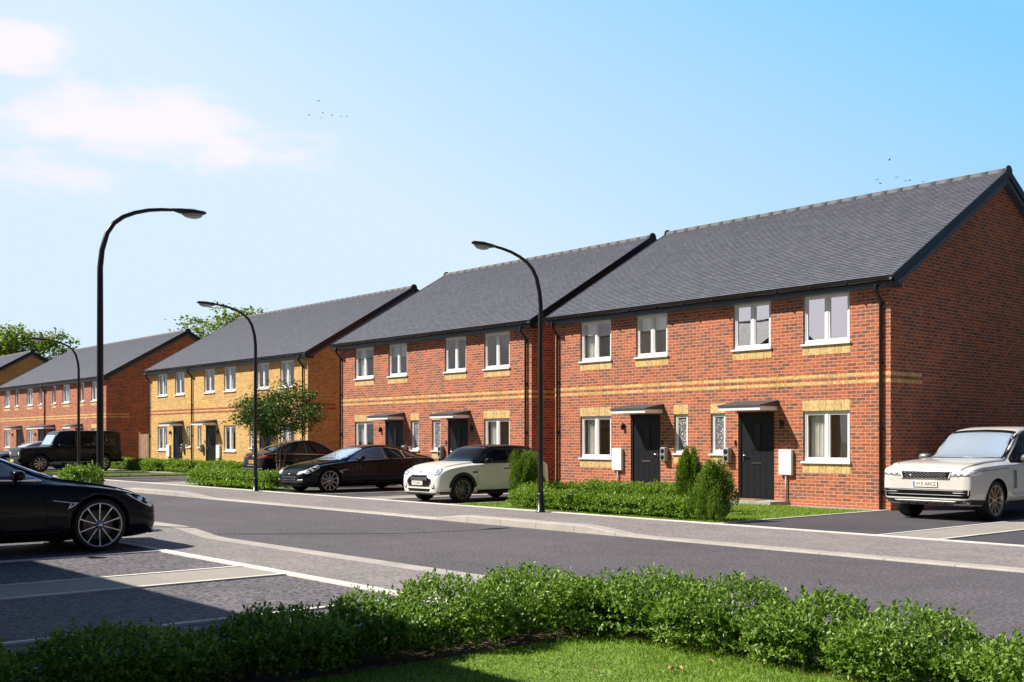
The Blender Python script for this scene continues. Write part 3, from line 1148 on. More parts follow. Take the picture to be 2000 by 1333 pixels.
def crv(pts, x):
    """shape-preserving cubic through pts"""
    xs = [p[0] for p in pts]
    ys = [p[1] for p in pts]
    n = len(xs)
    if x <= xs[0]:
        return ys[0]
    if x >= xs[-1]:
        return ys[-1]
    d = [(ys[i + 1] - ys[i]) / (xs[i + 1] - xs[i]) for i in range(n - 1)]
    m = [d[0]] + [0 if d[i - 1] * d[i] <= 0 else 2 * d[i - 1] * d[i] / (d[i - 1] + d[i]) for i in range(1, n - 1)] + [d[-1]]
    i = max(j for j in range(n - 1) if xs[j] <= x)
    h = xs[i + 1] - xs[i]
    t = (x - xs[i]) / h
    return (2 * t ** 3 - 3 * t * t + 1) * ys[i] + (t ** 3 - 2 * t * t + t) * h * m[i] + (-2 * t ** 3 + 3 * t * t) * ys[i + 1] + (t ** 3 - t * t) * h * m[i + 1]


class Car:
    def __init__(s, L, zt, zs, w, wt, zb, box_=0.0, wheels=None, wr=.35, ww=.24, tw=None, arch=None, roof_r=.08):
        s.L, s.zt, s.zs, s.w, s.wt, s.zb, s.box, s.wheels, s.wr, s.ww, s.roof_r = L, zt, zs, w, wt, zb, box_, wheels, wr, ww, roof_r
        s.arch = arch or wr + .055
        s.tw = tw
        s.body_bm()

    def section(s, x):
        zt, zs, w, wt, zb = (crv(c, x) for c in (s.zt, s.zs, s.w, s.wt, s.zb))
        zs = min(zs, zt - .012)
        e = min(s.roof_r, .5 * (zt - zs))
        hgt = zs - zb
        zm = zb + hgt * .58
        u = w * .955
        pts = [(0, zb), (w * .7, zb), (w * .90, zb + .03), (w * .965, zb + .10 + .05 * hgt), (w * .99, zb + .35 * hgt), (w, zm), (w * .992, zb + .82 * hgt),
               (w * (.975 + .015 * s.box), zs - .03 * min(1, hgt / .3)), (u + (w - u) * .4 * s.box, zs)]
        u = pts[-1][0]
        for t in (.25, .5, .75):
            pts.append((u + (wt - u) * t, zs + (zt - e - zs) * t))
        pts += [(wt, zt - e), (wt - .35 * e, zt - e * .5), (wt - 1.2 * e, zt - e * .22 - .002), (wt * .55, zt - .06 * e), (0, zt)]
        # catmull-rom resample
        out = []
        for i in range(len(pts) - 1):
            p0 = pts[max(0, i - 1)]
            p1, p2 = pts[i], pts[i + 1]
            p3 = pts[min(len(pts) - 1, i + 2)]
            for t in (0, .5):
                q = []
                for k in (0, 1):
                    q.append(.5 * (2 * p1[k] + (p2[k] - p0[k]) * t + (2 * p0[k] - 5 * p1[k] + 4 * p2[k] - p3[k]) * t * t + (-p0[k] + 3 * p1[k] - 3 * p2[k] + p3[k]) * t ** 3))
                out.append((max(0, q[0]), q[1]))
        out.append(pts[-1])
        return out

    def body_bm(s):
        bm = nb()
        xs = [0, .006, .02, .045, .08, .12, .17, .23, .3]
        x = .38
        while x < s.L - .32:
            xs.append(x)
            x += .075
        xs += [s.L - q for q in (.3, .23, .17, .12, .08, .045, .02, .006, 0)]
        rows = []
        for x in xs:
            sec = s.section(x)
            k = max(0, 1 - min(x, s.L - x) / .02)    # soften the ends
            cz = (sec[0][1] + sec[-1][1]) / 2
            sec = [(y * (1 - .06 * k), cz + (z - cz) * (1 - .08 * k)) for y, z in sec]
            left = [bm.verts.new((x, y, z)) for y, z in sec]
            right = [left[0]] + [bm.verts.new((x, -y, z)) for y, z in sec[1:-1]] + [left[-1]]
            rows.append(left + right[-2:0:-1])
        n = len(rows[0])
        for a, b in zip(rows, rows[1:]):
            for k in range(n):
                f = bm.faces.new((a[k], b[k], b[(k + 1) % n], a[(k + 1) % n]))
                f.smooth = True
        bm.faces.new(rows[0])
        bm.faces.new(rows[-1][::-1])
        bmesh.ops.recalc_face_normals(bm, faces=bm.faces[:])
        s.bvh = BVHTree.FromBMesh(bm)
        s.bm = bm

    def build_body(s, root, mat, two_tone=None):
        me = bpy.data.meshes.new('body')
        s.bm.to_mesh(me)
        me.materials.append(MATS[mat])
        me.materials.append(MATS['wheel_well'])
        if two_tone:
            me.materials.append(MATS[two_tone[0]])
            for p in me.polygons:
                q = p.center
                if two_tone[1] < q.x < two_tone[2] and q.z > crv(s.zs, q.x) + .03:
                    p.material_index = 2
        ob = link('body', me)
        cb = nb()
        for xw in s.wheels:
            for sd in (-1, 1):
                ya, yb = sd * (s.tw - .30), sd * (s.tw + .6)
                r = s.arch
                ra, rb_ = [], []
                for k in range(32):
                    t = 2 * math.pi * k / 32
                    ra.append(cb.verts.new((xw + r * math.cos(t), ya, s.wr + r * math.sin(t))))
                    rb_.append(cb.verts.new((xw + r * math.cos(t), yb, s.wr + r * math.sin(t))))
                for k in range(32):
                    cb.faces.new((ra[k], ra[(k + 1) % 32], rb_[(k + 1) % 32], rb_[k]))
                cb.faces.new(ra)
                cb.faces.new(rb_[::-1])
        bmesh.ops.recalc_face_normals(cb, faces=cb.faces[:])
        for f in cb.faces:
            f.material_index = 1
        cm = bpy.data.meshes.new('cut')
        cb.to_mesh(cm)
        cb.free()
        cm.materials.append(MATS[mat])
        cm.materials.append(MATS['wheel_well'])
        co = link('cut', cm)
        md = ob.modifiers.new('b', 'BOOLEAN')
        md.operation = 'DIFFERENCE'
        md.solver = 'EXACT'
        md.object = co
        bpy.context.view_layer.update()
        dg = bpy.context.evaluated_depsgraph_get()
        nm = bpy.data.meshes.new_from_object(ob.evaluated_get(dg))
        ob.modifiers.clear()
        ob.data = nm
        bpy.data.objects.remove(co)
        ob.parent = root
        ob.name = 'body'
        return ob

    def patch(s, name, mat, poly, parent, axis='y', side=1, off=.004, thick=.012, cell=.05, org=None):
        """project a 2-D outline on to the body. axis: 'y' poly=(x,z); 'front'/'rear' poly=(y,z); 'top' poly=(x,y); or (dir, u, v, origin)"""
        if axis == 'y':
            d, U, V, O = Vector((0, -side, 0)), Vector((1, 0, 0)), Vector((0, 0, 1)), Vector((0, side * 3, 0))
        elif axis == 'front':
            d, U, V, O = Vector((1, 0, 0)), Vector((0, 1, 0)), Vector((0, 0, 1)), Vector((-3, 0, 0))
        elif axis == 'rear':
            d, U, V, O = Vector((-1, 0, 0)), Vector((0, 1, 0)), Vector((0, 0, 1)), Vector((s.L + 3, 0, 0))
        elif axis == 'top':
            d, U, V, O = Vector((0, 0, -1)), Vector((1, 0, 0)), Vector((0, 1, 0)), Vector((0, 0, 5))
        else:
            d, U, V, O = axis
            d, O = Vector(d).normalized(), Vector(O)
            U, V = Vector(U), Vector(V)
            O = O - d * 3
        bm = nb()
        vs = [bm.verts.new((p[0], p[1], 0)) for p in poly]
        bm.faces.new(vs)
        xs = [p[0] for p in poly]
        ys = [p[1] for p in poly]
        for lo, hi, nrm in ((min(xs), max(xs), (1, 0, 0)), (min(ys), max(ys), (0, 1, 0))):
            k = lo + cell
            while k < hi:
                bmesh.ops.bisect_plane(bm, geom=bm.verts[:] + bm.edges[:] + bm.faces[:], plane_co=Vector(nrm) * k, plane_no=nrm, dist=1e-5)
                k += cell
        bad = []
        pos = {}
        for v in bm.verts:
            o = O + U * v.co.x + V * v.co.y
            hit = s.bvh.ray_cast(o, d)
            if hit[0] is None:
                bad.append(v)
            else:
                pos[v] = (hit[0], hit[1])
        bmesh.ops.delete(bm, geom=bad, context='VERTS') if bad else None
        for v, (p, nrm) in pos.items():
            if v.is_valid:
                if nrm.dot(d) > 0:
                    nrm = -nrm
                v.co = p + (nrm * .4 - d * .6).normalized() * off
        if not bm.faces:
            bm.free()
            return None
        # rim down into the body so the patch has thickness
        ed = [e for e in bm.edges if e.is_boundary]
        r = bmesh.ops.extrude_edge_only(bm, edges=ed)
        for v in [g for g in r['geom'] if isinstance(g, bmesh.types.BMVert)]:
            v.co += d * thick
        bmesh.ops.recalc_face_normals(bm, faces=bm.faces[:])
        for f in bm.faces:
            f.smooth = True
        me = bpy.data.meshes.new(name)
        bm.to_mesh(me)
        bm.free()
        me.materials.append(MATS[mat])
        return link(name, me, parent)

    def seam(s, pts, parent, axis='y', side=1, wd=.009, mat='wheel_well', name='panel_gap', off=.0025):
        for a, b in zip(pts, pts[1:]):
            dx, dy = b[0] - a[0], b[1] - a[1]
            l = math.hypot(dx, dy)
            nx, ny = -dy / l * wd / 2, dx / l * wd / 2
            s.patch(name, mat, [(a[0] + nx, a[1] + ny), (b[0] + nx, b[1] + ny), (b[0] - nx, b[1] - ny), (a[0] - nx, a[1] - ny)], parent, axis, side, off, .004, .12)

    def wheel(s, root, x, sd, spokes=10, mat='alloy', rim_r=.255, sw=.018, turn=0):
        yo = sd * s.tw
        bm = nb()
        R_, w = s.wr, s.ww
        # rim barrel + lip
        lathe(bm, [(rim_r - .013, .004), (rim_r - .010, -.003), (rim_r + .004, -.003), (rim_r + .006, .004), (rim_r - .014, .012), (rim_r - .02, .05), (rim_r - .035, .18)], 40, 'y')
        # spokes
        for k in range(spokes):
            t = 2 * math.pi * (k + .5) / spokes
            r0, r1 = .04, rim_r - .008
            for (ra, wa, da, rb_, wb, db) in ((r0, sw * 1.1, .024, r1 * .55, sw * .75, .02), (r1 * .55, sw * .75, .02, r1, sw * 1.25, .008)):
                c, sn = math.cos(t), math.sin(t)
                P = lambda r, o, y: (r * c - o * sn, y, r * sn + o * c)
                top = [P(ra, -wa / 2, da), P(ra, wa / 2, da), P(rb_, wb / 2, db), P(rb_, -wb / 2, db)]
                bot = [(p[0], p[1] + .03, p[2]) for p in top]
                tv = [bm.verts.new(p) for p in top]
                bv = [bm.verts.new(p) for p in bot]
                bm.faces.new(tv)
                for i in range(4):
                    bm.faces.new((tv[i], bv[i], bv[(i + 1) % 4], tv[(i + 1) % 4]))
        lathe(bm, [(.0, .006), (.03, .006), (.034, .012), (.062, .02), (.066, .06)], 20, 'y')
        for k in range(5):
            t = 2 * math.pi * k / 5
            lathe(bm, [(.0, .013), (.008, .014), (.009, .03)], 8, 'y', (.048 * math.cos(t), 0, .048 * math.sin(t)))
        for v in bm.verts:   # outer face is y=0 -> move to the car side
            v.co = Vector((v.co.x, -sd * v.co.y, v.co.z))
        bmesh.ops.recalc_face_normals(bm, faces=bm.faces[:])
        wh = obj('wheel', bm, mat, root)
        wh.location = (x, yo - sd * .012, s.wr)
        bm = nb()
        lathe(bm, [(rim_r - .004, .012), (rim_r + .012, .0), (rim_r + .03, -.006), (R_ - .03, -.004), (R_ - .008, .012), (R_, .035), (R_, w - .035), (R_ - .01, w - .012), (R_ - .04, w), (rim_r - .02, w)], 44, 'y')
        for v in bm.verts:
            v.co = Vector((v.co.x, -sd * v.co.y, v.co.z))
        bmesh.ops.recalc_face_normals(bm, faces=bm.faces[:])
        obj('tyre', bm, 'tyre_rubber', wh)
        bm = nb()
        lathe(bm, [(.02, .075), (rim_r * .68, .075), (rim_r * .68, .095), (.02, .095)], 28, 'y')
        for v in bm.verts:
            v.co = Vector((v.co.x, -sd * v.co.y, v.co.z))
        obj('brake_disc', bm, 'brake_steel', wh)
        bm = nb()
        lathe(bm, [(.0, .12), (rim_r, .12)], 24, 'y')
        for v in bm.verts:
            v.co = Vector((v.co.x, -sd * v.co.y, v.co.z))
        obj('inner_wheel', bm, 'wheel_well', wh)
        return wh

    def mirror(s, root, x, z, mat, y0=None, size=1.0, stalk='car_trim'):
        for sd in (-1, 1):
            hit = s.bvh.ray_cast(Vector((x, sd * 3, z)), Vector((0, -sd, 0)))
            yb = abs(hit[0].y) if hit[0] else .9
            bm = nb()
            n = 10
            st = [(-.075, .25, .3), (-.06, .7, .75), (-.02, 1, 1), (.03, .98, .96), (.075, .88, .9)]
            rings = []
            for dx, a, b in st:
                ring = []
                for k in range(n * 2):
                    t = math.pi * k / n
                    cy, cz = math.cos(t), math.sin(t)
                    q = .75
                    ring.append(bm.verts.new((x + dx * size, sd * (yb + .15 + .105 * size * a * math.copysign(abs(cy) ** q, cy)), z + .07 + .065 * size * b * math.copysign(abs(cz) ** q, cz))))
                rings.append(ring)
            for a, b in zip(rings, rings[1:]):
                for k in range(2 * n):
                    f = bm.faces.new((a[k], a[(k + 1) % (2 * n)], b[(k + 1) % (2 * n)], b[k]))
                    f.smooth = True
            bm.faces.new(rings[0])
            bm.faces.new(rings[-1][::-1])
            bmesh.ops.recalc_face_normals(bm, faces=bm.faces[:])
            mo = obj('wing_mirror', bm, mat, root)
            bm = nb()
            tube(bm, [(x + .0, sd * (yb - .02), z), (x, sd * (yb + .05), z + .015), (x, sd * (yb + .11), z + .04)], [.028, .024, .03], 8)
            obj('mirror_arm', bm, stalk, mo)

    def plate(s, root, text, y, z, rear=False, mat='plate_white', ink='plate_ink', w=.46, h=.105, blue=False):
        ax = s.bvh.ray_cast(Vector((s.L + 3 if rear else -3, y, z)), Vector((-1 if rear else 1, 0, 0)))[0]
        x = ax.x + (.012 if rear else -.012)
        p = bx('number_plate', mat, root, x - .006, x + .006, y - w / 2, y + w / 2, z - h / 2, z + h / 2)
        cu_ = bpy.data.curves.new('t', 'FONT')
        cu_.body = text
        cu_.size = h * .86
        cu_.align_x = 'CENTER'
        cu_.align_y = 'CENTER'
        cu_.extrude = .0012
        cu_.offset = .0022
        to = bpy.data.objects.new('t', cu_)
        COL.objects.link(to)
        bpy.context.view_layer.update()
        me = bpy.data.meshes.new_from_object(to.evaluated_get(bpy.context.evaluated_depsgraph_get()))
        bpy.data.objects.remove(to)
        xs = [v.co.x for v in me.vertices]
        sc = min(1.0, w * (.82 if blue else .92) / (max(xs) - min(xs)))
        sg = 1 if rear else -1
        for v in me.vertices:
            v.co = Vector((x + sg * (.0075 + v.co.z), y + sg * (v.co.x * sc + (.02 if blue else 0)), z + v.co.y))
        if sg < 0 or True:
            me.flip_normals() if False else None
        me.materials.clear()
        me.materials.append(MATS[ink])
        link('plate_lettering', me, p)
        if blue:
            yy = y - sg * (w / 2 - .022)
            bx('plate_badge', 'plate_blue', p, min(x, x + sg * .0075), max(x, x + sg * .0075), yy - .018, yy + .018, z - h * .42, z + h * .42)
        return p


def arc(cx, cz, r, a0, a1, n=14):
    return [(cx + r * math.cos(R(a0 + (a1 - a0) * i / n)), cz + r * math.sin(R(a0 + (a1 - a0) * i / n))) for i in range(n + 1)]


def sedan(root, mat='black_paint', spoke_mat='alloy', lod=1, rear_plate=None):
    c = Car(4.97,
        zt=[(0, .53), (.04, .61), (.15, .70), (.4, .80), (.8, .89), (1.12, .945), (1.34, .985), (1.6, 1.085), (2.25, 1.335), (2.65, 1.42), (3.0, 1.44), (3.5, 1.40), (4.1, 1.25), (4.55, 1.10), (4.8, 1.055), (4.92, 1.0), (4.97, .80)],
        zs=[(0, .48), (.04, .56), (.15, .65), (.4, .75), (.85, .835), (1.5, .895), (2, .92), (3, .95), (3.8, .99), (4.5, 1.0), (4.9, .96), (4.97, .74)],
        w=[(0, .60), (.03, .70), (.1, .79), (.25, .875), (.55, .94), (.95, .968), (1.6, .975), (3.0, .98), (4.0, .975), (4.5, .93), (4.8, .85), (4.97, .74)],
        wt=[(0, .42), (.3, .62), (.9, .76), (1.25, .775), (1.45, .74), (2.25, .615), (2.75, .58), (3.5, .565), (4.1, .57), (4.6, .66), (4.97, .6)],
        zb=[(0, .24), (.1, .19), (.5, .155), (4.4, .17), (4.75, .25), (4.97, .36)],
        wheels=(.87, 3.90), wr=.352, tw=.955, arch=.395)
    b = c.build_body(root, mat)
    for xw in c.wheels:
        for sd in (-1, 1):
            c.wheel(root, xw, sd, 10, spoke_mat, .288, .014)
    for sd in (-1, 1):
        c.patch('window_trim', 'chrome', [(1.56, .94), (1.95, 1.16), (2.3, 1.30), (2.65, 1.362), (3.1, 1.365), (3.5, 1.315), (3.95, 1.175), (4.12, 1.055), (3.9, 1.008), (3, .985), (2.2, .955)], b, 'y', sd, .003)
        c.patch('side_window', 'haze_glass', [(1.74, .965), (2.0, 1.15), (2.32, 1.282), (2.66, 1.344), (2.93, 1.348), (2.93, .985), (2.2, .965)], root, 'y', sd, .007)
        c.patch('side_window', 'car_glass', [(3.0, .992), (3.0, 1.348), (3.12, 1.347), (3.5, 1.298), (3.62, 1.262), (3.62, 1.005)], root, 'y', sd, .007)
        c.patch('quarter_window', 'car_glass', [(3.67, 1.01), (3.67, 1.245), (3.93, 1.155), (4.07, 1.062), (3.9, 1.018)], root, 'y', sd, .007)
        dr = root
        hd = c.patch('headlight', 'lamp_lens', [(.07, .585), (.16, .67), (.34, .745), (.58, .82), (.56, .775), (.42, .69), (.28, .615), (.14, .555)], root, 'y', sd, .004)
        if hd:
            c.patch('lamp_inner', 'car_trim', [(.19, .625), (.26, .665), (.30, .645), (.22, .60)], hd, 'y', sd, .008)
            c.patch('lamp_inner', 'car_trim', [(.34, .70), (.46, .755), (.46, .735), (.36, .67)], hd, 'y', sd, .008)
        dpl = ((Vector((1, -sd * .8, -.35))), Vector((.62, sd * .78, 0)), Vector((.22, -sd * .17, .96)), Vector((.1, sd * .62, .62)))
        c.patch('headlight_glass', 'lamp_lens', [(-.20, -.06), (-.12, .02), (.05, .055), (.2, .06), (.2, .0), (.06, -.05), (-.08, -.09)], root, dpl, sd, .005)
        c.patch('fog_light', 'lamp_lens', [(sd * .50, .36), (sd * .74, .375), (sd * .72, .405), (sd * .53, .395)], root, 'front', 1, .004)
        c.patch('bumper_vent', 'car_trim', [(sd * .50, .25), (sd * .76, .28), (sd * .74, .34), (sd * .52, .33)], b, 'front', 1, .003)
        # door outlines
        door = root
        c.seam([(1.58, .30), (1.56, .55), (1.60, .80), (1.70, .935)], b, 'y', sd)
        c.seam([(2.96, .26), (2.965, .985)], b, 'y', sd)
        c.seam([(3.55, .50), (3.78, .80), (3.86, 1.0)], b, 'y', sd)
        c.seam([(1.60, .262), (3.55, .262)], b, 'y', sd)
        c.seam([(.42, .60), (.62, .52)], b, 'y', sd, .006)
        for x in (2.62, 3.42):
            c.patch('door_handle', mat, [(x, .80), (x + .22, .81), (x + .22, .835), (x, .825)], root, 'y', sd, .014, .02)
        # fender badge: slim chrome triangle
        bd = c.patch('fender_badge', 'chrome', [(1.16, .655), (1.50, .700), (1.50, .690), (1.20, .640)], root, 'y', sd, .007)
        c.patch('fender_badge', 'chrome', [(1.16, .655), (1.18, .66), (1.31, .575), (1.295, .565)], root, 'y', sd, .007)
        c.patch('fender_badge', 'chrome', [(1.24, .655), (1.26, .66), (1.31, .575), (1.295, .565)], root, 'y', sd, .007)
        # raised sill strip in body colour
        c.patch('sill', mat, [(1.42, .235), (3.5, .235), (3.5, .30), (1.42, .30)], b, 'y', sd, .018, .03)
    c.patch('windscreen', 'sky_sheen_glass', [(1.36, -.70), (1.44, -.73), (2.24, -.575), (2.29, -.3), (2.30, 0), (2.29, .3), (2.24, .575), (1.44, .73), (1.36, .70), (1.30, .3), (1.29, 0), (1.30, -.3)], root, 'top', 1, .004)
    c.patch('rear_window', 'car_glass', [(3.45, -.5), (3.45, .5), (4.3, .52), (4.42, .35), (4.42, -.35), (4.3, -.52)], root, 'top', 1, .004)
    c.patch('grille', 'car_plastic', [(-.46, .40), (.46, .40), (.40, .475), (-.40, .475)], root, 'front', 1, .004)
    c.patch('lower_grille', 'car_trim', [(-.44, .25), (.44, .25), (.50, .34), (-.50, .34)], root, 'front', 1, .004)
    c.patch('splitter', mat, [(-.66, .205), (.66, .205), (.70, .235), (-.70, .235)], b, 'front', 1, .035, .05)
    c.patch('grille_bar', 'chrome', [(-.40, .375), (.40, .375), (.40, .383), (-.40, .383)], root, 'front', 1, .006)
    c.seam([(.14, -.5), (.3, -.66), (1.28, -.74)], b, 'top', 1, .008)
    c.seam([(.14, .5), (.3, .66), (1.28, .74)], b, 'top', 1, .008)
    c.patch('emblem', 'chrome', [(-.02, .525), (.02, .525), (.03, .56), (-.03, .56)], root, 'front', 1, .006)
    for sd in (-1, 1):
        c.patch('tail_light', 'red_lens', [(sd * .45, .86), (sd * .80, .84), (sd * .80, .93), (sd * .45, .90)], root, 'rear', 1, .004)
    c.mirror(root, 1.93, .955, mat)
    bm = nb()
    tube(bm, [(1.34, .5, 1.0), (1.40, .1, 1.025), (1.42, -.25, 1.03)], .010, 6)
    obj('wiper', bm, 'car_plastic', root)
    return c


def hatch(root):
    mat = 'cream_paint'
    c = Car(3.68,
        zt=[(0, .60), (.03, .70), (.12, .80), (.3, .885), (.6, .945), (.95, .985), (1.12, 1.0), (1.62, 1.335), (1.85, 1.395), (2.4, 1.415), (2.9, 1.40), (3.25, 1.36), (3.42, 1.25), (3.56, 1.0), (3.65, .85), (3.68, .6)],
        zs=[(0, .55), (.03, .64), (.12, .73), (.3, .81), (.7, .875), (1.1, .91), (2, .935), (3.1, .96), (3.54, .93), (3.68, .55)],
        w=[(0, .60), (.03, .69), (.1, .765), (.25, .825), (.5, .85), (.9, .86), (3.05, .862), (3.44, .83), (3.62, .76), (3.68, .68)],
        wt=[(0, .45), (.3, .66), (.9, .72), (1.15, .70), (1.75, .625), (2.2, .605), (3.05, .585), (3.44, .58), (3.68, .55)],
        zb=[(0, .24), (.1, .18), (3.45, .18), (3.68, .3)], roof_r=.10,
        wheels=(.72, 3.06), wr=.315, tw=.845, ww=.21, arch=.352)
    b = c.build_body(root, mat, ('car_trim', 1.12, 3.56))
    for xw in c.wheels:
        for sd in (-1, 1):
            c.wheel(root, xw, sd, 10, 'dark_alloy', .222, .022)
            # black arch cladding
            o = arc(xw, .315, .425, 172, 8, 16)
            i_ = arc(xw, .315, .349, 8, 172, 16)
            c.patch('arch_cladding', 'car_plastic', o + i_, root, 'y', sd, .012, .02, .07)
    for sd in (-1, 1):
        c.patch('sill_cladding', 'car_plastic', [(1.18, .19), (2.70, .19), (2.68, .30), (1.20, .30)], b, 'y', sd, .012)
        c.patch('bumper_cladding', 'car_plastic', [(.02, .2), (.36, .19), (.36, .27), (.05, .265)], b, 'y', sd, .008)
        c.patch('window_surround', 'car_trim', [(1.14, .945), (1.45, 1.13), (1.72, 1.265), (1.95, 1.315), (2.4, 1.335), (3.0, 1.32), (3.2, 1.29), (3.42, 1.12), (3.48, .98), (3.1, .958)], b, 'y', sd, .003)
        c.patch('side_window', 'car_glass', [(1.32, .968), (1.46, 1.12), (1.66, 1.245), (1.9, 1.30), (2.28, 1.315), (2.28, .972)], root, 'y', sd, .007)
        c.patch('rear_side_window', 'car_glass', [(2.36, .975), (2.36, 1.315), (2.8, 1.31), (3.12, 1.27), (3.25, 1.1), (3.24, .99)], root, 'y', sd, .007)
        # round headlights with chrome rings
        fr = (Vector((1, -sd * .42, -.38)), Vector((.39, sd * .92, 0)), Vector((.33, -sd * .14, .93)), Vector((.12, sd * .60, .76)))
        circ = lambda r, k=1.0: [(r * math.cos(2 * math.pi * i / 20), r * k * math.sin(2 * math.pi * i / 20)) for i in range(20)]
        hl = c.patch('headlight', 'chrome', circ(.128, .95), root, fr, sd, .008)
        c.patch('headlight_lens', 'lamp_lens', circ(.108, .95), hl, fr, sd, .013)
        c.patch('headlight_core', 'sky_sheen_glass', circ(.055), hl, fr, sd, .018)
        ff = (Vector((1, -sd * .25, 0)), Vector((.25, sd * .97, 0)), Vector((0, 0, 1)), Vector((0, sd * .56, .40)))
        fg = c.patch('fog_light', 'car_plastic', circ(.062), root, ff, sd, .004)
        c.patch('fog_lens', 'lamp_lens', circ(.045), fg, ff, sd, .009)
        c.patch('side_scuttle', 'car_trim', [(1.02, .715), (1.16, .715), (1.16, .755), (1.02, .755)], root, 'y', sd, .006)
        c.seam([(1.17, .31), (1.18, .92)], b, 'y', sd, .008)
        c.seam([(2.32, .31), (2.34, .95)], b, 'y', sd, .008)
        c.patch('door_handle', 'car_trim', [(2.02, .80), (2.22, .805), (2.22, .83), (2.02, .825)], root, 'y', sd, .014)
        c.patch('tail_light', 'red_lens', [(sd * .56, .70), (sd * .74, .70), (sd * .74, .92), (sd * .56, .92)], root, 'rear', 1, .006)
    c.patch('windscreen', 'car_glass', [(1.13, -.62), (1.66, -.565), (1.68, 0), (1.66, .565), (1.13, .62), (1.09, .3), (1.08, 0), (1.09, -.3)], root, 'top', 1, .006)
    hexa = [(-.30, .66), (-.44, .575), (-.47, .50), (-.40, .40), (.40, .40), (.47, .50), (.44, .575), (.30, .66)]
    gr = c.patch('grille', 'chrome', [(y * 1.07, .53 + (z - .53) * 1.12) for y, z in hexa], root, 'front', 1, .007)
    c.patch('grille_mesh', 'car_trim', hexa, gr, 'front', 1, .011)
    for k, z in enumerate((.60, .575, .55)):
        c.patch('grille_bar', 'badge_grey', [(-.34, z), (.34, z), (.34, z + .009), (-.34, z + .009)], gr, 'front', 1, .018)
    c.patch('lower_grille', 'car_trim', [(-.42, .27), (.42, .27), (.46, .34), (-.46, .34)], root, 'front', 1, .006)
    c.patch('chin', 'car_plastic', [(-.60, .19), (.60, .19), (.62, .235), (-.62, .235)], b, 'front', 1, .01)
    c.patch('bonnet_badge', 'car_trim', circ(.03), root, (Vector((1, 0, -1.2)), Vector((0, 1, 0)), Vector((.6, 0, .6)), Vector((.06, 0, .74))), 1, .006)
    c.plate(root, 'V15 ARC1', .06, .475, ink='plate_gold_ink', w=.44, h=.10)
    c.mirror(root, 1.42, .95, 'car_trim', size=.95)
    return c


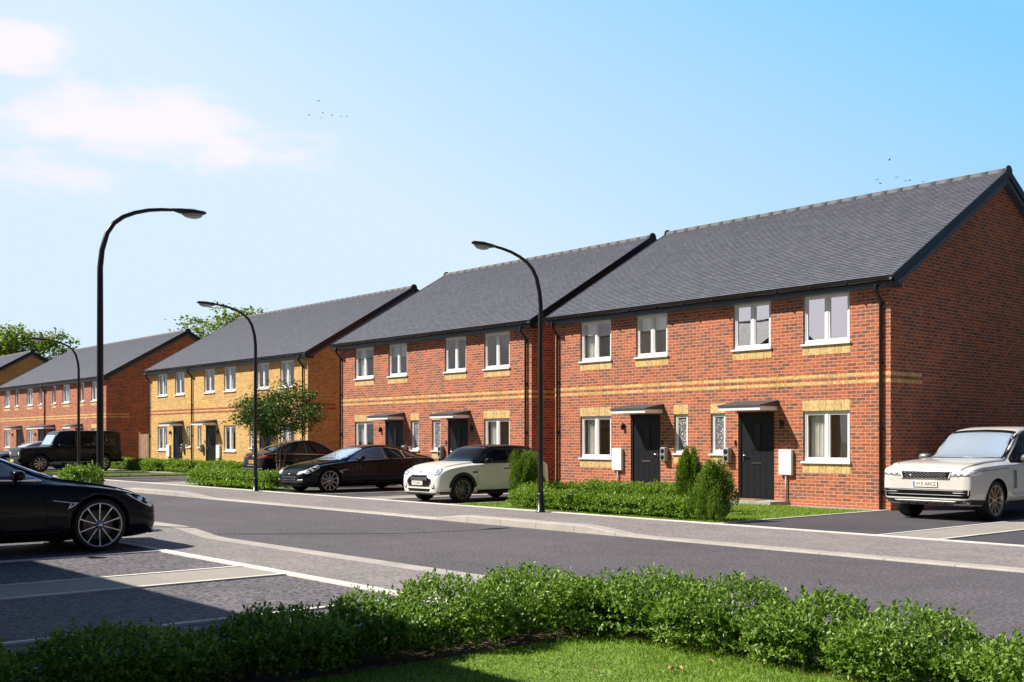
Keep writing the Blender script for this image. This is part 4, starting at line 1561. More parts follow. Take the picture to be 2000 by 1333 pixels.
def suv(root):
    mat = 'pearl_paint'
    c = Car(5.05,
        zt=[(0, .86), (.03, .98), (.10, 1.04), (.3, 1.10), (.8, 1.15), (1.35, 1.18), (1.55, 1.20), (2.3, 1.70), (2.55, 1.79), (2.9, 1.83), (3.6, 1.84), (4.5, 1.80), (4.78, 1.72), (4.95, 1.25), (5.02, 1.1), (5.05, .6)],
        zs=[(0, .82), (.03, .93), (.1, .98), (.4, 1.03), (1.3, 1.07), (2.5, 1.09), (4.6, 1.14), (4.98, 1.1), (5.05, .55)],
        w=[(0, .80), (.03, .88), (.1, .925), (.25, .96), (.6, .985), (1, .995), (4.2, .995), (4.8, .95), (5.0, .88), (5.05, .8)],
        wt=[(0, .70), (.3, .84), (1.3, .86), (1.6, .82), (2.3, .72), (2.7, .69), (4.5, .665), (4.9, .68), (5.05, .66)],
        zb=[(0, .36), (.08, .30), (.6, .26), (4.4, .26), (4.9, .36), (5.05, .46)], box_=.8, roof_r=.09,
        wheels=(.93, 3.93), wr=.385, tw=.965, ww=.27, arch=.43)
    b = c.build_body(root, mat)
    for xw in c.wheels:
        for sd in (-1, 1):
            c.wheel(root, xw, sd, 10, 'bronze_alloy', .292, .022)
    for sd in (-1, 1):
        c.patch('window_surround', 'car_trim', [(1.62, 1.10), (2.2, 1.50), (2.42, 1.66), (2.7, 1.74), (4.4, 1.725), (4.68, 1.60), (4.80, 1.19), (4.5, 1.155), (2.6, 1.105)], b, 'y', sd, .003)
        c.patch('side_window', 'car_glass', [(1.88, 1.14), (2.28, 1.47), (2.5, 1.62), (2.74, 1.675), (2.98, 1.68), (2.98, 1.15)], root, 'y', sd, .008)
        c.patch('side_window', 'car_glass', [(3.06, 1.15), (3.06, 1.68), (3.95, 1.675), (3.95, 1.165)], root, 'y', sd, .008)
        c.patch('quarter_window', 'car_glass', [(4.03, 1.17), (4.03, 1.672), (4.38, 1.66), (4.58, 1.56), (4.66, 1.2)], root, 'y', sd, .008)
        for pts in ([(1.55, .40), (1.55, 1.0), (1.68, 1.09)], [(3.02, .36), (3.02, 1.10)], [(4.28, .75), (4.02, 1.14)], [(1.40, 1.0), (.40, .965)]):
            c.seam(pts, b, 'y', sd, .009)
        c.patch('door_vent', 'badge_grey', [(1.60, .60), (1.72, .60), (1.72, .96), (1.60, .96)], root, 'y', sd, .003, .003)
        c.patch('side_trim', mat, [(1.62, .47), (3.4, .47), (3.4, .52), (1.62, .52)], b, 'y', sd, .02, .02)
        c.patch('sill_cladding', 'car_plastic', [(1.38, .27), (3.48, .27), (3.46, .36), (1.4, .36)], b, 'y', sd, .012)
        # headlight wraps round the corner
        fh = c.patch('headlight', 'lamp_lens', [(sd * .50, .845), (sd * .905, .86), (sd * .905, .965), (sd * .56, .955), (sd * .47, .90)], root, 'front', 1, .005)
        c.patch('headlight', 'lamp_lens', [(.03, .865), (.30, .885), (.46, .945), (.44, .965), (.03, .96)], root, 'y', sd, .005)
        c.patch('indicator', 'amber_lens', [(.33, .945), (.47, .95), (.45, .965), (.33, .962)], root, 'y', sd, .008)
        for q in (.58, .70, .82):
            c.patch('lamp_inner', 'badge_grey', [(sd * q, .875), (sd * (q + .05), .877), (sd * (q + .05), .905), (sd * q, .90)], fh, 'front', 1, .009)
        c.patch('tail_light', 'red_lens', [(sd * .68, .8), (sd * .9, .8), (sd * .88, 1.1), (sd * .7, 1.1)], root, 'rear', 1, .006)
        c.patch('bumper_side_base', 'car_plastic', [(.02, .30), (.50, .27), (.50, .40), (.03, .42)], b, 'y', sd, .006)  # dark plastic lower side of the bumper
    c.patch('windscreen_surround', 'car_trim', [(1.55, -.80), (2.42, -.70), (2.46, 0), (2.42, .70), (1.55, .80), (1.46, .4), (1.45, 0), (1.46, -.4)], b, 'top', 1, .003)
    c.patch('windscreen', 'sky_sheen_glass', [(1.62, -.73), (2.30, -.645), (2.34, 0), (2.30, .645), (1.62, .73), (1.55, .4), (1.54, 0), (1.55, -.4)], root, 'top', 1, .007)
    c.patch('rear_window', 'car_glass', [(-.6, 1.25), (.6, 1.25), (.55, 1.62), (-.55, 1.62)], root, 'rear', 1, .006)
    c.seam([(.1, -.62), (.4, -.78), (1.45, -.80)], b, 'top', 1, .008)
    c.seam([(.1, .62), (.4, .78), (1.45, .80)], b, 'top', 1, .008)
    gs = c.patch('grille_surround', mat, [(-.49, .79), (.49, .79), (.54, .955), (-.54, .955)], root, 'front', 1, .010)
    gm = c.patch('grille', 'car_trim', [(-.46, .815), (.46, .815), (.50, .945), (-.50, .945)], root, 'front', 1, .014)
    for row in range(5):
        z = .823 + row * .025
        for k in range(12):
            y = -.44 + k * .078 + (row % 2) * .039
            if y > .40:
                continue
            c.patch('grille_stud', 'badge_grey', [(y, z + .009), (y + .033, z), (y + .066, z + .009), (y + .033, z + .018)], gm, 'front', 1, .021, .004, .2)
    c.patch('lower_intake', 'car_trim', [(-.84, .44), (.84, .44), (.88, .50), (.88, .60), (-.88, .60), (-.88, .50)], root, 'front', 1, .005)
    for z, a in ((.575, .80), (.487, .78)):
        c.patch('chrome_bar', 'badge_grey', [(-a, z), (a, z), (a, z + .010), (-a, z + .010)], root, 'front', 1, .014)
    for sd in (-1, 1):
        c.patch('chrome_bar', 'badge_grey', [(sd * .56, .53), (sd * .82, .53), (sd * .82, .546), (sd * .56, .546)], root, 'front', 1, .014)
    c.patch('bumper_base', 'car_plastic', [(-.85, .29), (.85, .29), (.90, .41), (-.90, .41)], b, 'front', 1, .006)
    c.patch('skid_plate', 'badge_grey', [(-.52, .305), (.52, .305), (.66, .385), (-.66, .385)], root, 'front', 1, .014)
    for k in range(5):
        c.patch('skid_slot', 'car_plastic', [(-.42 + k * .19, .315), (-.36 + k * .19, .315), (-.32 + k * .19, .36), (-.38 + k * .19, .36)], root, 'front', 1, .018)
    c.patch('emblem', 'chrome', [(.30 + .035 * math.cos(t * .5236), .86 + .02 * math.sin(t * .5236)) for t in range(12)], root, 'front', 1, .024)
    c.plate(root, 'V15 ARC2', .0, .70, ink='plate_gold_ink', w=.50, h=.11, blue=True)
    # raised letters along the bonnet edge, copied as they read in the photograph
    letters = 'ROUDOE SANVEM'
    cu_ = bpy.data.curves.new('t', 'FONT')
    cu_.body = letters
    cu_.size = .06
    cu_.space_character = 1.9
    cu_.align_x = 'CENTER'
    cu_.extrude = .001
    to = bpy.data.objects.new('t', cu_)
    COL.objects.link(to)
    bpy.context.view_layer.update()
    me = bpy.data.meshes.new_from_object(to.evaluated_get(bpy.context.evaluated_depsgraph_get()))
    bpy.data.objects.remove(to)
    for v in me.vertices:
        p = Vector((.055 + v.co.y * .75, -v.co.x * .82, 3))
        hit = c.bvh.ray_cast(p, Vector((0, 0, -1)))
        v.co = (hit[0] if hit[0] else Vector((p.x, p.y, 1))) + Vector((-.001, 0, .004))
    me.materials.clear()
    me.materials.append(MATS['badge_grey'])
    link('bonnet_lettering', me, root)
    c.mirror(root, 1.98, 1.12, 'badge_grey', size=1.25)
    return c


def offroader(root):
    mat = 'green_black_paint'
    c = Car(4.65,
        zt=[(0, 1.0), (.02, 1.09), (.06, 1.12), (.4, 1.15), (1.25, 1.19), (1.33, 1.21), (1.62, 1.70), (1.72, 1.84), (1.9, 1.91), (2.4, 1.94), (4.2, 1.93), (4.5, 1.90), (4.60, 1.85), (4.63, 1.7), (4.65, 1.0)],
        zs=[(0, .95), (.03, 1.03), (.3, 1.08), (1.3, 1.12), (4.5, 1.13), (4.65, .95)],
        w=[(0, .74), (.02, .80), (.1, .83), (1.0, .86), (4.4, .86), (4.6, .85), (4.65, .84)],
        wt=[(0, .66), (.2, .74), (1.2, .77), (1.7, .72), (4.5, .70), (4.65, .70)],
        zb=[(0, .5), (.1, .44), (4.5, .44), (4.65, .5)], box_=1.0, roof_r=.07,
        wheels=(.86, 3.72), wr=.40, tw=.90, ww=.27, arch=.46)
    b = c.build_body(root, mat)
    for xw in c.wheels:
        for sd in (-1, 1):
            c.wheel(root, xw, sd, 9, 'alloy', .262, .04)
            c.patch('flared_arch', mat, arc(xw, .40, .56, 178, 2, 14) + arc(xw, .40, .455, 2, 178, 14), root, 'y', sd, .07, .09, .08)
    for sd in (-1, 1):
        for x0, x1 in ((1.72, 2.52), (2.68, 3.38), (3.52, 4.32)):
            p = [(x0 + (.16 if x0 < 2 else 0), 1.63), (x1, 1.63), (x1, 1.19), (x0, 1.19)]
            c.patch('side_window', 'car_glass', p, root, 'y', sd, .006)
        for pts in ([(1.52, .52), (1.52, 1.1), (1.66, 1.66)], [(2.60, .50), (2.60, 1.70)], [(3.44, .9), (3.44, 1.70)], [(.3, 1.03), (4.5, 1.05)]):
            c.seam(pts, b, 'y', sd, .01)
        c.patch('side_strip', 'car_plastic', [(1.35, .80), (3.2, .80), (3.2, .845), (1.35, .845)], root, 'y', sd, .012)
        c.patch('running_board', 'alloy', [(1.42, .47), (3.12, .47), (3.12, .50), (1.42, .50)], root, 'y', sd, .08, .09)
        c.patch('headlight', 'lamp_lens', [(sd * .60 + .09 * math.cos(t * .5236), .86 + .09 * math.sin(t * .5236)) for t in range(12)], root, 'front', 1, .006)
        c.patch('tail_light', 'red_lens', [(sd * .6, .62), (sd * .8, .62), (sd * .8, .72), (sd * .6, .72)], root, 'rear', 1, .006)
        for x in (1.62 + .75, 2.68 + .5):
            c.patch('door_handle', 'car_plastic', [(x, 1.06), (x + .13, 1.06), (x + .13, 1.09), (x, 1.09)], root, 'y', sd, .02)
        bm = nb()
        box(bm, .25, .36, sd * .72 - .03, sd * .72 + .03, 1.10, 1.165)
        obj('indicator', bm, 'lamp_lens', root)
    c.patch('windscreen', 'sky_sheen_glass', [(-.64, 1.25), (.64, 1.25), (.60, 1.72), (-.60, 1.72)], root, 'front', 1, .006)
    c.patch('grille', 'car_trim', [(-.44, .72), (.44, .72), (.44, 1.0), (-.44, 1.0)], root, 'front', 1, .006)
    for z in (.78, .85, .92):
        c.patch('grille_bar', 'badge_grey', [(-.42, z), (.42, z), (.42, z + .02), (-.42, z + .02)], root, 'front', 1, .014)
    bx('front_bumper', 'car_trim', root, -.10, .25, -.86, .86, .46, .64, bev=.03)
    bx('rear_bumper', 'car_trim', root, 4.55, 4.74, -.84, .84, .46, .60, bev=.03)
    bx('number_plate', 'plate_yellow', root, -.115, -.101, -.24, .24, .49, .60)
    bm = nb()
    lathe(bm, [(0, 0), (.30, 0), (.35, .03), (.36, .18), (.30, .22), (0, .22)], 28, 'z')
    for v in bm.verts:
        v.co = Vector((4.64 + v.co.z, v.co.x + .08, v.co.y + 1.05))
    obj('spare_wheel_cover', bm, mat, root)
    c.patch('rear_window', 'car_glass', [(-.55, 1.25), (.55, 1.25), (.52, 1.68), (-.52, 1.68)], root, 'rear', 1, .006)
    c.mirror(root, 1.72, 1.16, mat, size=1.1)
    return c


def coupe_suv(root):
    mat = 'black_paint'
    c = Car(4.75,
        zt=[(0, .66), (.05, .78), (.2, .87), (.7, .96), (1.3, 1.03), (1.5, 1.07), (2.2, 1.46), (2.5, 1.55), (2.8, 1.575), (3.2, 1.54), (3.8, 1.36), (4.3, 1.14), (4.5, 1.10), (4.62, 1.08), (4.70, .98), (4.75, .7)],
        zs=[(0, .62), (.05, .72), (.3, .83), (1, .92), (2, .98), (3.5, 1.03), (4.3, 1.06), (4.6, 1.02), (4.75, .64)],
        w=[(0, .70), (.05, .80), (.3, .9), (.9, .945), (4.0, .945), (4.4, .91), (4.65, .83), (4.75, .74)],
        wt=[(0, .5), (.4, .74), (1.4, .77), (2.2, .64), (2.8, .60), (3.5, .585), (4.2, .63), (4.6, .68), (4.75, .62)],
        zb=[(0, .3), (.1, .24), (4.4, .24), (4.65, .30), (4.75, .36)], box_=.3,
        wheels=(.92, 3.80), wr=.37, tw=.925, ww=.25, arch=.42)
    b = c.build_body(root, mat)
    for xw in c.wheels:
        for sd in (-1, 1):
            c.wheel(root, xw, sd, 10, 'alloy', .27, .016)
    for sd in (-1, 1):
        c.patch('side_window', 'car_glass', [(1.85, 1.03), (2.25, 1.30), (2.55, 1.42), (2.85, 1.455), (2.85, 1.05)], root, 'y', sd, .006)
        c.patch('side_window', 'car_glass', [(2.92, 1.055), (2.92, 1.455), (3.2, 1.43), (3.7, 1.27), (3.95, 1.13), (3.8, 1.08)], root, 'y', sd, .006)
        c.patch('window_trim', 'chrome', [(1.75, 1.005), (3.95, 1.055), (3.95, 1.07), (1.75, 1.02)], root, 'y', sd, .008)
        c.patch('tail_light', 'red_lens', [(sd * .34, .89), (sd * .78, .90), (sd * .78, 1.0), (sd * .34, .945)], root, 'rear', 1, .006)
        c.patch('tail_light', 'red_lens', [(4.45, .90), (4.68, .90), (4.62, .99), (4.38, 1.0)], root, 'y', sd, .006)
        for pts in ([(1.6, .35), (1.62, .95)], [(2.88, .34), (2.88, 1.04)], [(3.5, .6), (3.72, 1.03)], [(4.35, .5), (4.42, .88)]):
            c.seam(pts, b, 'y', sd, .009)
        c.patch('arch_cladding', 'car_plastic', arc(3.80, .37, .475, 170, 10, 14) + arc(3.80, .37, .415, 10, 170, 14), root, 'y', sd, .01, .02, .08)
    c.patch('windscreen', 'sky_sheen_glass', [(1.5, -.68), (2.15, -.60), (2.18, 0), (2.15, .60), (1.5, .68), (1.45, 0)], root, 'top', 1, .005)
    c.patch('rear_window', 'car_glass', [(3.35, -.50), (3.35, .50), (4.22, .56), (4.3, .3), (4.3, -.3), (4.22, -.56)], root, 'top', 1, .005)
    c.patch('boot_panel', 'car_trim', [(-.76, .93), (.76, .93), (.70, 1.01), (-.70, 1.01)], b, 'rear', 1, .004)
    c.patch('plate_recess', 'car_trim', [(-.36, .66), (.36, .66), (.42, .86), (-.42, .86)], b, 'rear', 1, .003)
    c.patch('chrome_bar', 'chrome', [(-.38, .62), (.38, .62), (.40, .645), (-.40, .645)], root, 'rear', 1, .012)
    c.patch('bumper_insert', 'car_plastic', [(-.74, .34), (.74, .34), (.78, .50), (-.78, .50)], root, 'rear', 1, .008)
    c.patch('bumper_line', 'badge_grey', [(-.76, .51), (.76, .51), (.76, .53), (-.76, .53)], root, 'rear', 1, .01)
    c.patch('bumper_line', 'badge_grey', [(-.30, .40), (.30, .40), (.30, .42), (-.30, .42)], root, 'rear', 1, .014)
    c.patch('emblem', 'chrome', [(.045 * math.cos(t * .5236), .975 + .045 * math.sin(t * .5236)) for t in range(12)], root, 'rear', 1, .01)
    c.plate(root, 'HJ60 CPZ', .0, .765, rear=True, mat='plate_yellow', ink='red_lens', w=.50, h=.115)
    c.mirror(root, 1.95, 1.03, mat)
    return c


GC = 'cars parked along the street'
r = empty('parked_saloon', (-15.5, 6.27, .014), R(-90))
car1 = sedan(r)
tag(r, 'glossy black saloon in the near parking bay, cut off by the left edge', 'car', GC)
r2 = copy_tree(r)
r2.location = (-27.75, 15.62, .014)
r2.rotation_euler = (0, 0, R(90))
r2.scale = (.935, .935, .935)
tag(r2, 'black saloon facing the road between the small tree and the cream hatchback', 'car', GC)
r3 = copy_tree(r)
r3.location = (-57.0, 15.4, .014)
r3.rotation_euler = (0, 0, R(90))
tag(r3, 'silver grey saloon half hidden behind the boxy off-roader', 'car', GC)


def recolour(root, a, b):
    done = {}
    for o in [x for x in bpy.data.objects if x.parent == root]:
        for q in [o] + [x for x in bpy.data.objects if x.parent == o]:
            if q.type == 'MESH' and any(m == MATS[a] for m in q.data.materials):
                if q.data.name not in done:
                    done[q.data.name] = q.data.copy()
                    for i, m in enumerate(done[q.data.name].materials):
                        if m == MATS[a]:
                            done[q.data.name].materials[i] = MATS[b]
                q.data = done[q.data.name]


recolour(r3, 'black_paint', 'silver_paint')
r = empty('parked_hatchback', (-21.28, 15.45, .014), R(90), .965)
hatch(r)
tag(r, 'cream two-door hatchback with black roof and white number plate', 'car', GC)
r = empty('parked_suv', (-10.42, 19.05, .014), R(90), .95)
suv(r)
tag(r, 'large pearl white off-roader beside the nearest house gable', 'car', GC)
r = empty('parked_offroader', (-53.05, 15.75, .014), R(90))
offroader(r)
tag(r, 'very dark green boxy off-roader with flared wheel arches', 'car', GC)
r = empty('parked_coupe_suv', (-34.95, 22.7, .014), R(-90), .94)
coupe_suv(r)
tag(r, 'black coupe off-roader seen from behind with a yellow number plate', 'car', GC)
# ---------------------------------------------------------------- foliage
def leafmat(name, dark, mid, light, trans=0.35, rough=.42):
    m, nt, b = newmat(name)
    uv = nt.nodes.new('ShaderNodeUVMap')
    sx = nt.nodes.new('ShaderNodeSeparateXYZ')
    nt.links.new(uv.outputs[0], sx.inputs[0])
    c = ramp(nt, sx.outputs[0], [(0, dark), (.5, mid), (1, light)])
    nt.links.new(c, b.inputs['Base Color'])
    b.inputs['Roughness'].default_value = rough
    b.inputs['Specular IOR Level'].default_value = .45
    tr = nt.nodes.new('ShaderNodeBsdfTranslucent')
    nt.links.new(mixc(nt, 1.0, c, (1.3, 1.35, .7, 1), 'MULTIPLY'), tr.inputs[0])
    mx = nt.nodes.new('ShaderNodeMixShader')
    mx.inputs[0].default_value = trans
    nt.links.new(b.outputs[0], mx.inputs[1])
    nt.links.new(tr.outputs[0], mx.inputs[2])
    nt.links.new(mx.outputs[0], nt.nodes['Material Output'].inputs[0])


leafmat('privet_leaf', (.055, .125, .014), (.17, .30, .030), (.34, .46, .11), rough=.36)
leafmat('box_leaf', (.065, .135, .012), (.19, .33, .026), (.34, .46, .07))
leafmat('conifer_leaf', (.04, .095, .010), (.125, .23, .018), (.28, .38, .035), .3)
leafmat('tree_leaf', (.02, .055, .01), (.05, .115, .018), (.13, .19, .03), .3)
leafmat('far_tree_leaf', (.06, .11, .012), (.15, .23, .025), (.27, .33, .05), .45)
leafmat('grass_blade', (.08, .16, .012), (.21, .34, .028), (.40, .50, .10), .4, .5)
plain('bark', (0.09, 0.065, 0.045), .9, var=.35, nscale=14, bmp=.4)
plain('pale_bark', (0.26, 0.20, 0.14), .9, var=.35, nscale=14, bmp=.4)
plain('dead_leaf', (0.55, 0.36, 0.18), .7, var=.35, nscale=20)
plain('hedge_core', (0.006, 0.012, 0.004), 1.0, var=.2)
rng = np.random.default_rng(7)


def norm(a):
    return a / np.maximum(1e-9, np.linalg.norm(a, axis=1, keepdims=True))


def leaves(P, D, L_, Wd, fold=.25, hexa=False, face=None):
    """P base points, D leaf directions, L_ lengths, Wd widths -> vertex, face, uv arrays"""
    n = len(P)
    D = norm(D)
    rnd = norm(rng.normal(size=(n, 3)))
    S_ = norm(np.cross(D, rnd + np.array([0, 0, .6]))) if face is None else norm(np.cross(D, norm(face + rnd * .75)))
    Nn = np.cross(S_, D)
    Ln, Wn = L_[:, None], Wd[:, None]
    u = rng.random(n)
    if hexa:
        v = np.stack([P, P + D * Ln * .3 + S_ * Wn * .5 + Nn * Wn * fold, P + D * Ln * .72 + S_ * Wn * .38 + Nn * Wn * fold, P + D * Ln - Nn * Ln * .08,
                      P + D * Ln * .72 - S_ * Wn * .38 + Nn * Wn * fold, P + D * Ln * .3 - S_ * Wn * .5 + Nn * Wn * fold], 1)
        k = 6
        fc = np.array([[0, 1, 2, 3], [0, 3, 4, 5]])
    else:
        v = np.stack([P, P + D * Ln * .45 + S_ * Wn * .5 + Nn * Wn * fold, P + D * Ln, P + D * Ln * .45 - S_ * Wn * .5 + Nn * Wn * fold], 1)
        k = 4
        fc = np.array([[0, 1, 2, 3]])
    F = (np.arange(n)[:, None, None] * k + fc[None]).reshape(-1, 4)
    U = np.repeat(u, len(fc) * 4)
    return v.reshape(-1, 3), F, U


def quadmesh(name, V, F, U, mat, parent=None):
    me = bpy.data.meshes.new(name)
    me.vertices.add(len(V))
    me.vertices.foreach_set('co', V.astype(np.float32).ravel())
    me.loops.add(F.size)
    me.loops.foreach_set('vertex_index', F.astype(np.int32).ravel())
    me.polygons.add(len(F))
    me.polygons.foreach_set('loop_start', np.arange(0, F.size, 4, dtype=np.int32))
    uvl = me.uv_layers.new(name='UVMap')
    uv = np.zeros((F.size, 2), np.float32)
    uv[:, 0] = U
    uv[:, 1] = .5
    uvl.data.foreach_set('uv', uv.ravel())
    me.update(calc_edges=True)
    me.validate()
    me.materials.append(MATS[mat])
    return link(name, me, parent)


def fnoise(P, s, seed=0):
    """cheap smooth vector noise"""
    r = np.random.default_rng(seed)
    out = np.zeros(len(P))
    for k in range(7):
        d = r.normal(size=3)
        d /= np.linalg.norm(d)
        out += np.sin(P @ d * s * (1 + .45 * k) + r.random() * 6.28) / (1 + .35 * k)
    return out / 2.6


def hedge(name, segs, h, hw, density, leaf, mat, label, cat, hexa=False, group=None, z0=.10, seed=1, lump=.22, topflat=.6, stems=True, base=0.02, sprig=7, bushes=0):
    """segs: centre lines (x0,y0,x1,y1). Sprigs grow out of a lumpy shell round each line."""
    root = empty(name, (segs[0][0], segs[0][1], base))
    tag(root, label, cat, group)
    Ps, Ns = [], []
    for (xa, ya, xb, yb) in segs:
        Ls = math.hypot(xb - xa, yb - ya)
        n = int(density * (Ls + hw) * (h * 2 + hw * 2))
        t = rng.random(n) * (Ls + 2 * hw) - hw
        a = rng.random(n) * math.pi * 1.5 - math.pi * .25        # angle round the section
        endk = np.clip((np.abs(t - Ls / 2) - Ls / 2) / hw, 0, 1)
        rad = np.sqrt(1 - endk ** 2 * .92)
        ca, sa = np.cos(a), np.sin(a)
        q = topflat
        cx = np.sign(ca) * np.abs(ca) ** q * hw * rad
        bp_ = np.ones(n)
        if bushes:
            wob = t + .18 * np.sin(t * 1.7 + seed)
            sb = np.abs(np.sin(math.pi * wob / bushes))
            bp_ = .60 + .50 * sb ** .6 + .10 * np.sin(t * 1.3 + 2 * seed)
            cx = cx * (.60 + .48 * sb ** .6)
        cz = h * .5 + np.sign(sa) * np.abs(sa) ** q * h * .5 * (.55 + .45 * rad)
        cz = cz * bp_
        d = np.array([xb - xa, yb - ya]) / Ls
        nx = np.array([-d[1], d[0]])
        tt = np.clip(t, -hw * .9, Ls + hw * .9)
        P = np.stack([xa + d[0] * tt + nx[0] * cx, ya + d[1] * tt + nx[1] * cx, cz], 1)
        endsgn = np.sign(t - Ls / 2) * endk
        Nn = np.stack([nx[0] * ca + d[0] * endsgn, nx[1] * ca + d[1] * endsgn, sa + .15], 1)
        Ps.append(P)
        Ns.append(norm(Nn))
    P, Nn = np.concatenate(Ps), np.concatenate(Ns)
    f1, f2 = fnoise(P, 2.6, seed), fnoise(P, 8.5, seed + 1)
    depth = rng.random(len(P)) ** 1.6 * .16
    P = P + Nn * ((f1 * lump + f2 * min(lump, .4) * .5) * min(h, .6) * .42 - depth)[:, None]
    tips = rng.random(len(P)) < .05
    P[:, 2] += np.where(tips, rng.random(len(P)) * .07, 0)
    keep = P[:, 2] > z0 * (.4 + .9 * rng.random(len(P)))
    P, Nn = P[keep], Nn[keep]
    n = len(P)
    stem = norm(Nn * .8 + np.array([0, 0, .55]) + rng.normal(size=(n, 3)) * .35)
    reach = .03 + .05 * rng.random(n)
    base_p = np.repeat(P, sprig, 0)
    st = np.repeat(stem, sprig, 0)
    fr = np.tile(np.linspace(0, 1, sprig), n)[:, None]
    bp = base_p + st * fr * np.repeat(reach, sprig)[:, None]
    side = norm(rng.normal(size=(n * sprig, 3)))
    D = norm(st * (.35 + .6 * fr) + side * .85)
    ll = leaf * (.7 + .6 * rng.random(n * sprig))
    V, F, U = leaves(bp, D, ll, ll * .5, .12, hexa, face=norm(np.repeat(Nn, sprig, 0) + np.array([0, 0, .7])))
    # lighter young growth on the outside
    o = np.array(root.location)
    V = V - np.array([o[0], o[1], 0])
    quadmesh('foliage', V, F, U, mat, root)
    # dark woody core so the hedge is not see-through
    bm = nb()
    for (xa, ya, xb, yb) in segs:
        Ls = math.hypot(xb - xa, yb - ya)
        nn = max(2, int(Ls / .12))
        for i in range(nn):
            x = xa + (xb - xa) * (i + random.random()) / nn - o[0]
            y = ya + (yb - ya) * (i + random.random()) / nn - o[1]
            for k in range(3):
                a = random.random() * 6.28
                r_ = hw * .75 * random.random() ** .5
                tube(bm, [(x, y, -.02), (x + math.cos(a) * r_ * .4, y + math.sin(a) * r_ * .4, h * .35), (x + math.cos(a) * r_, y + math.sin(a) * r_, h * .78)], [.009, .006, .003], 4, caps=False)
    obj('branches', bm, 'bark', root)
    # inner leaves
    ni = int(density * .9 * sum(math.hypot(s_[2] - s_[0], s_[3] - s_[1]) for s_ in segs) * h * hw * 14)
    pts = []
    for (xa, ya, xb, yb) in segs:
        Ls = math.hypot(xb - xa, yb - ya)
        m_ = int(ni * Ls / max(.01, sum(math.hypot(s_[2] - s_[0], s_[3] - s_[1]) for s_ in segs)))
        t = rng.random(m_) * Ls
        d = np.array([xb - xa, yb - ya]) / Ls
        c_ = (rng.random(m_) * 2 - 1) * hw * .7
        z = h * (.22 + .6 * rng.random(m_))
        pts.append(np.stack([xa + d[0] * t - d[1] * c_, ya + d[1] * t + d[0] * c_, z], 1))
    PI_ = np.concatenate(pts) - np.array([o[0], o[1], 0])
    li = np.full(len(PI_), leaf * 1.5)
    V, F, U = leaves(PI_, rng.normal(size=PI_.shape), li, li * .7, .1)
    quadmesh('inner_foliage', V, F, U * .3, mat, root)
    return root


# near hedge: two arms meeting at a corner
hedge('hedge', [(-6.22, -1.2, -6.22, 6.1), (-6.22, 6.14, 2.5, 6.14)], .345, .42, 1100, .029, 'privet_leaf',
      'long leafy privet hedge in the foreground, turning a corner round the lawn', 'hedge', hexa=True, seed=3, z0=.12, lump=.45, bushes=.82)
GH = 'low clipped hedges in front gardens'
hedge('hedge', [(-18.0, 15.85, -13.3, 15.85)], .37, .30, 620, .045, 'box_leaf', 'low hedge along the pavement below the nearest house', 'hedge', group=GH, seed=5, lump=.2)
hedge('hedge', [(-18.2, 18.35, -15.2, 18.35), (-18.3, 16.4, -18.3, 18.1)], .46, .28, 480, .045, 'box_leaf', 'second low hedge just behind the pavement hedge at the nearest house', 'hedge', group=GH, seed=6, lump=.2)
hedge('hedge', [(-34.2, 15.92, -29.1, 15.92)], .50, .38, 420, .055, 'box_leaf', 'low hedge beside the black saloon, under the small tree', 'hedge', group=GH, seed=7, lump=.25)
hedge('hedge', [(-45.4, 21.45, -42.1, 21.45)], .50, .38, 260, .07, 'box_leaf', 'low hedge against the right half of the yellow terrace', 'hedge', group=GH, seed=8, lump=.25)
hedge('hedge', [(-48.8, 21.45, -46.6, 21.45)], .52, .38, 260, .07, 'box_leaf', 'short low hedge under the middle downpipe of the yellow terrace', 'hedge', group=GH, seed=9, lump=.25)
hedge('hedge', [(-55.4, 21.4, -50.0, 21.4)], .52, .40, 260, .07, 'box_leaf', 'low hedge below the timber fence panel', 'hedge', group=GH, seed=10, lump=.25)
hedge('hedge', [(-17.15, 6.0, -17.15, 6.1)], 1.04, .27, 700, .045, 'box_leaf', 'square clipped bush at the foot of the tall near lamp post', 'hedge', seed=11, lump=.12, topflat=.35)


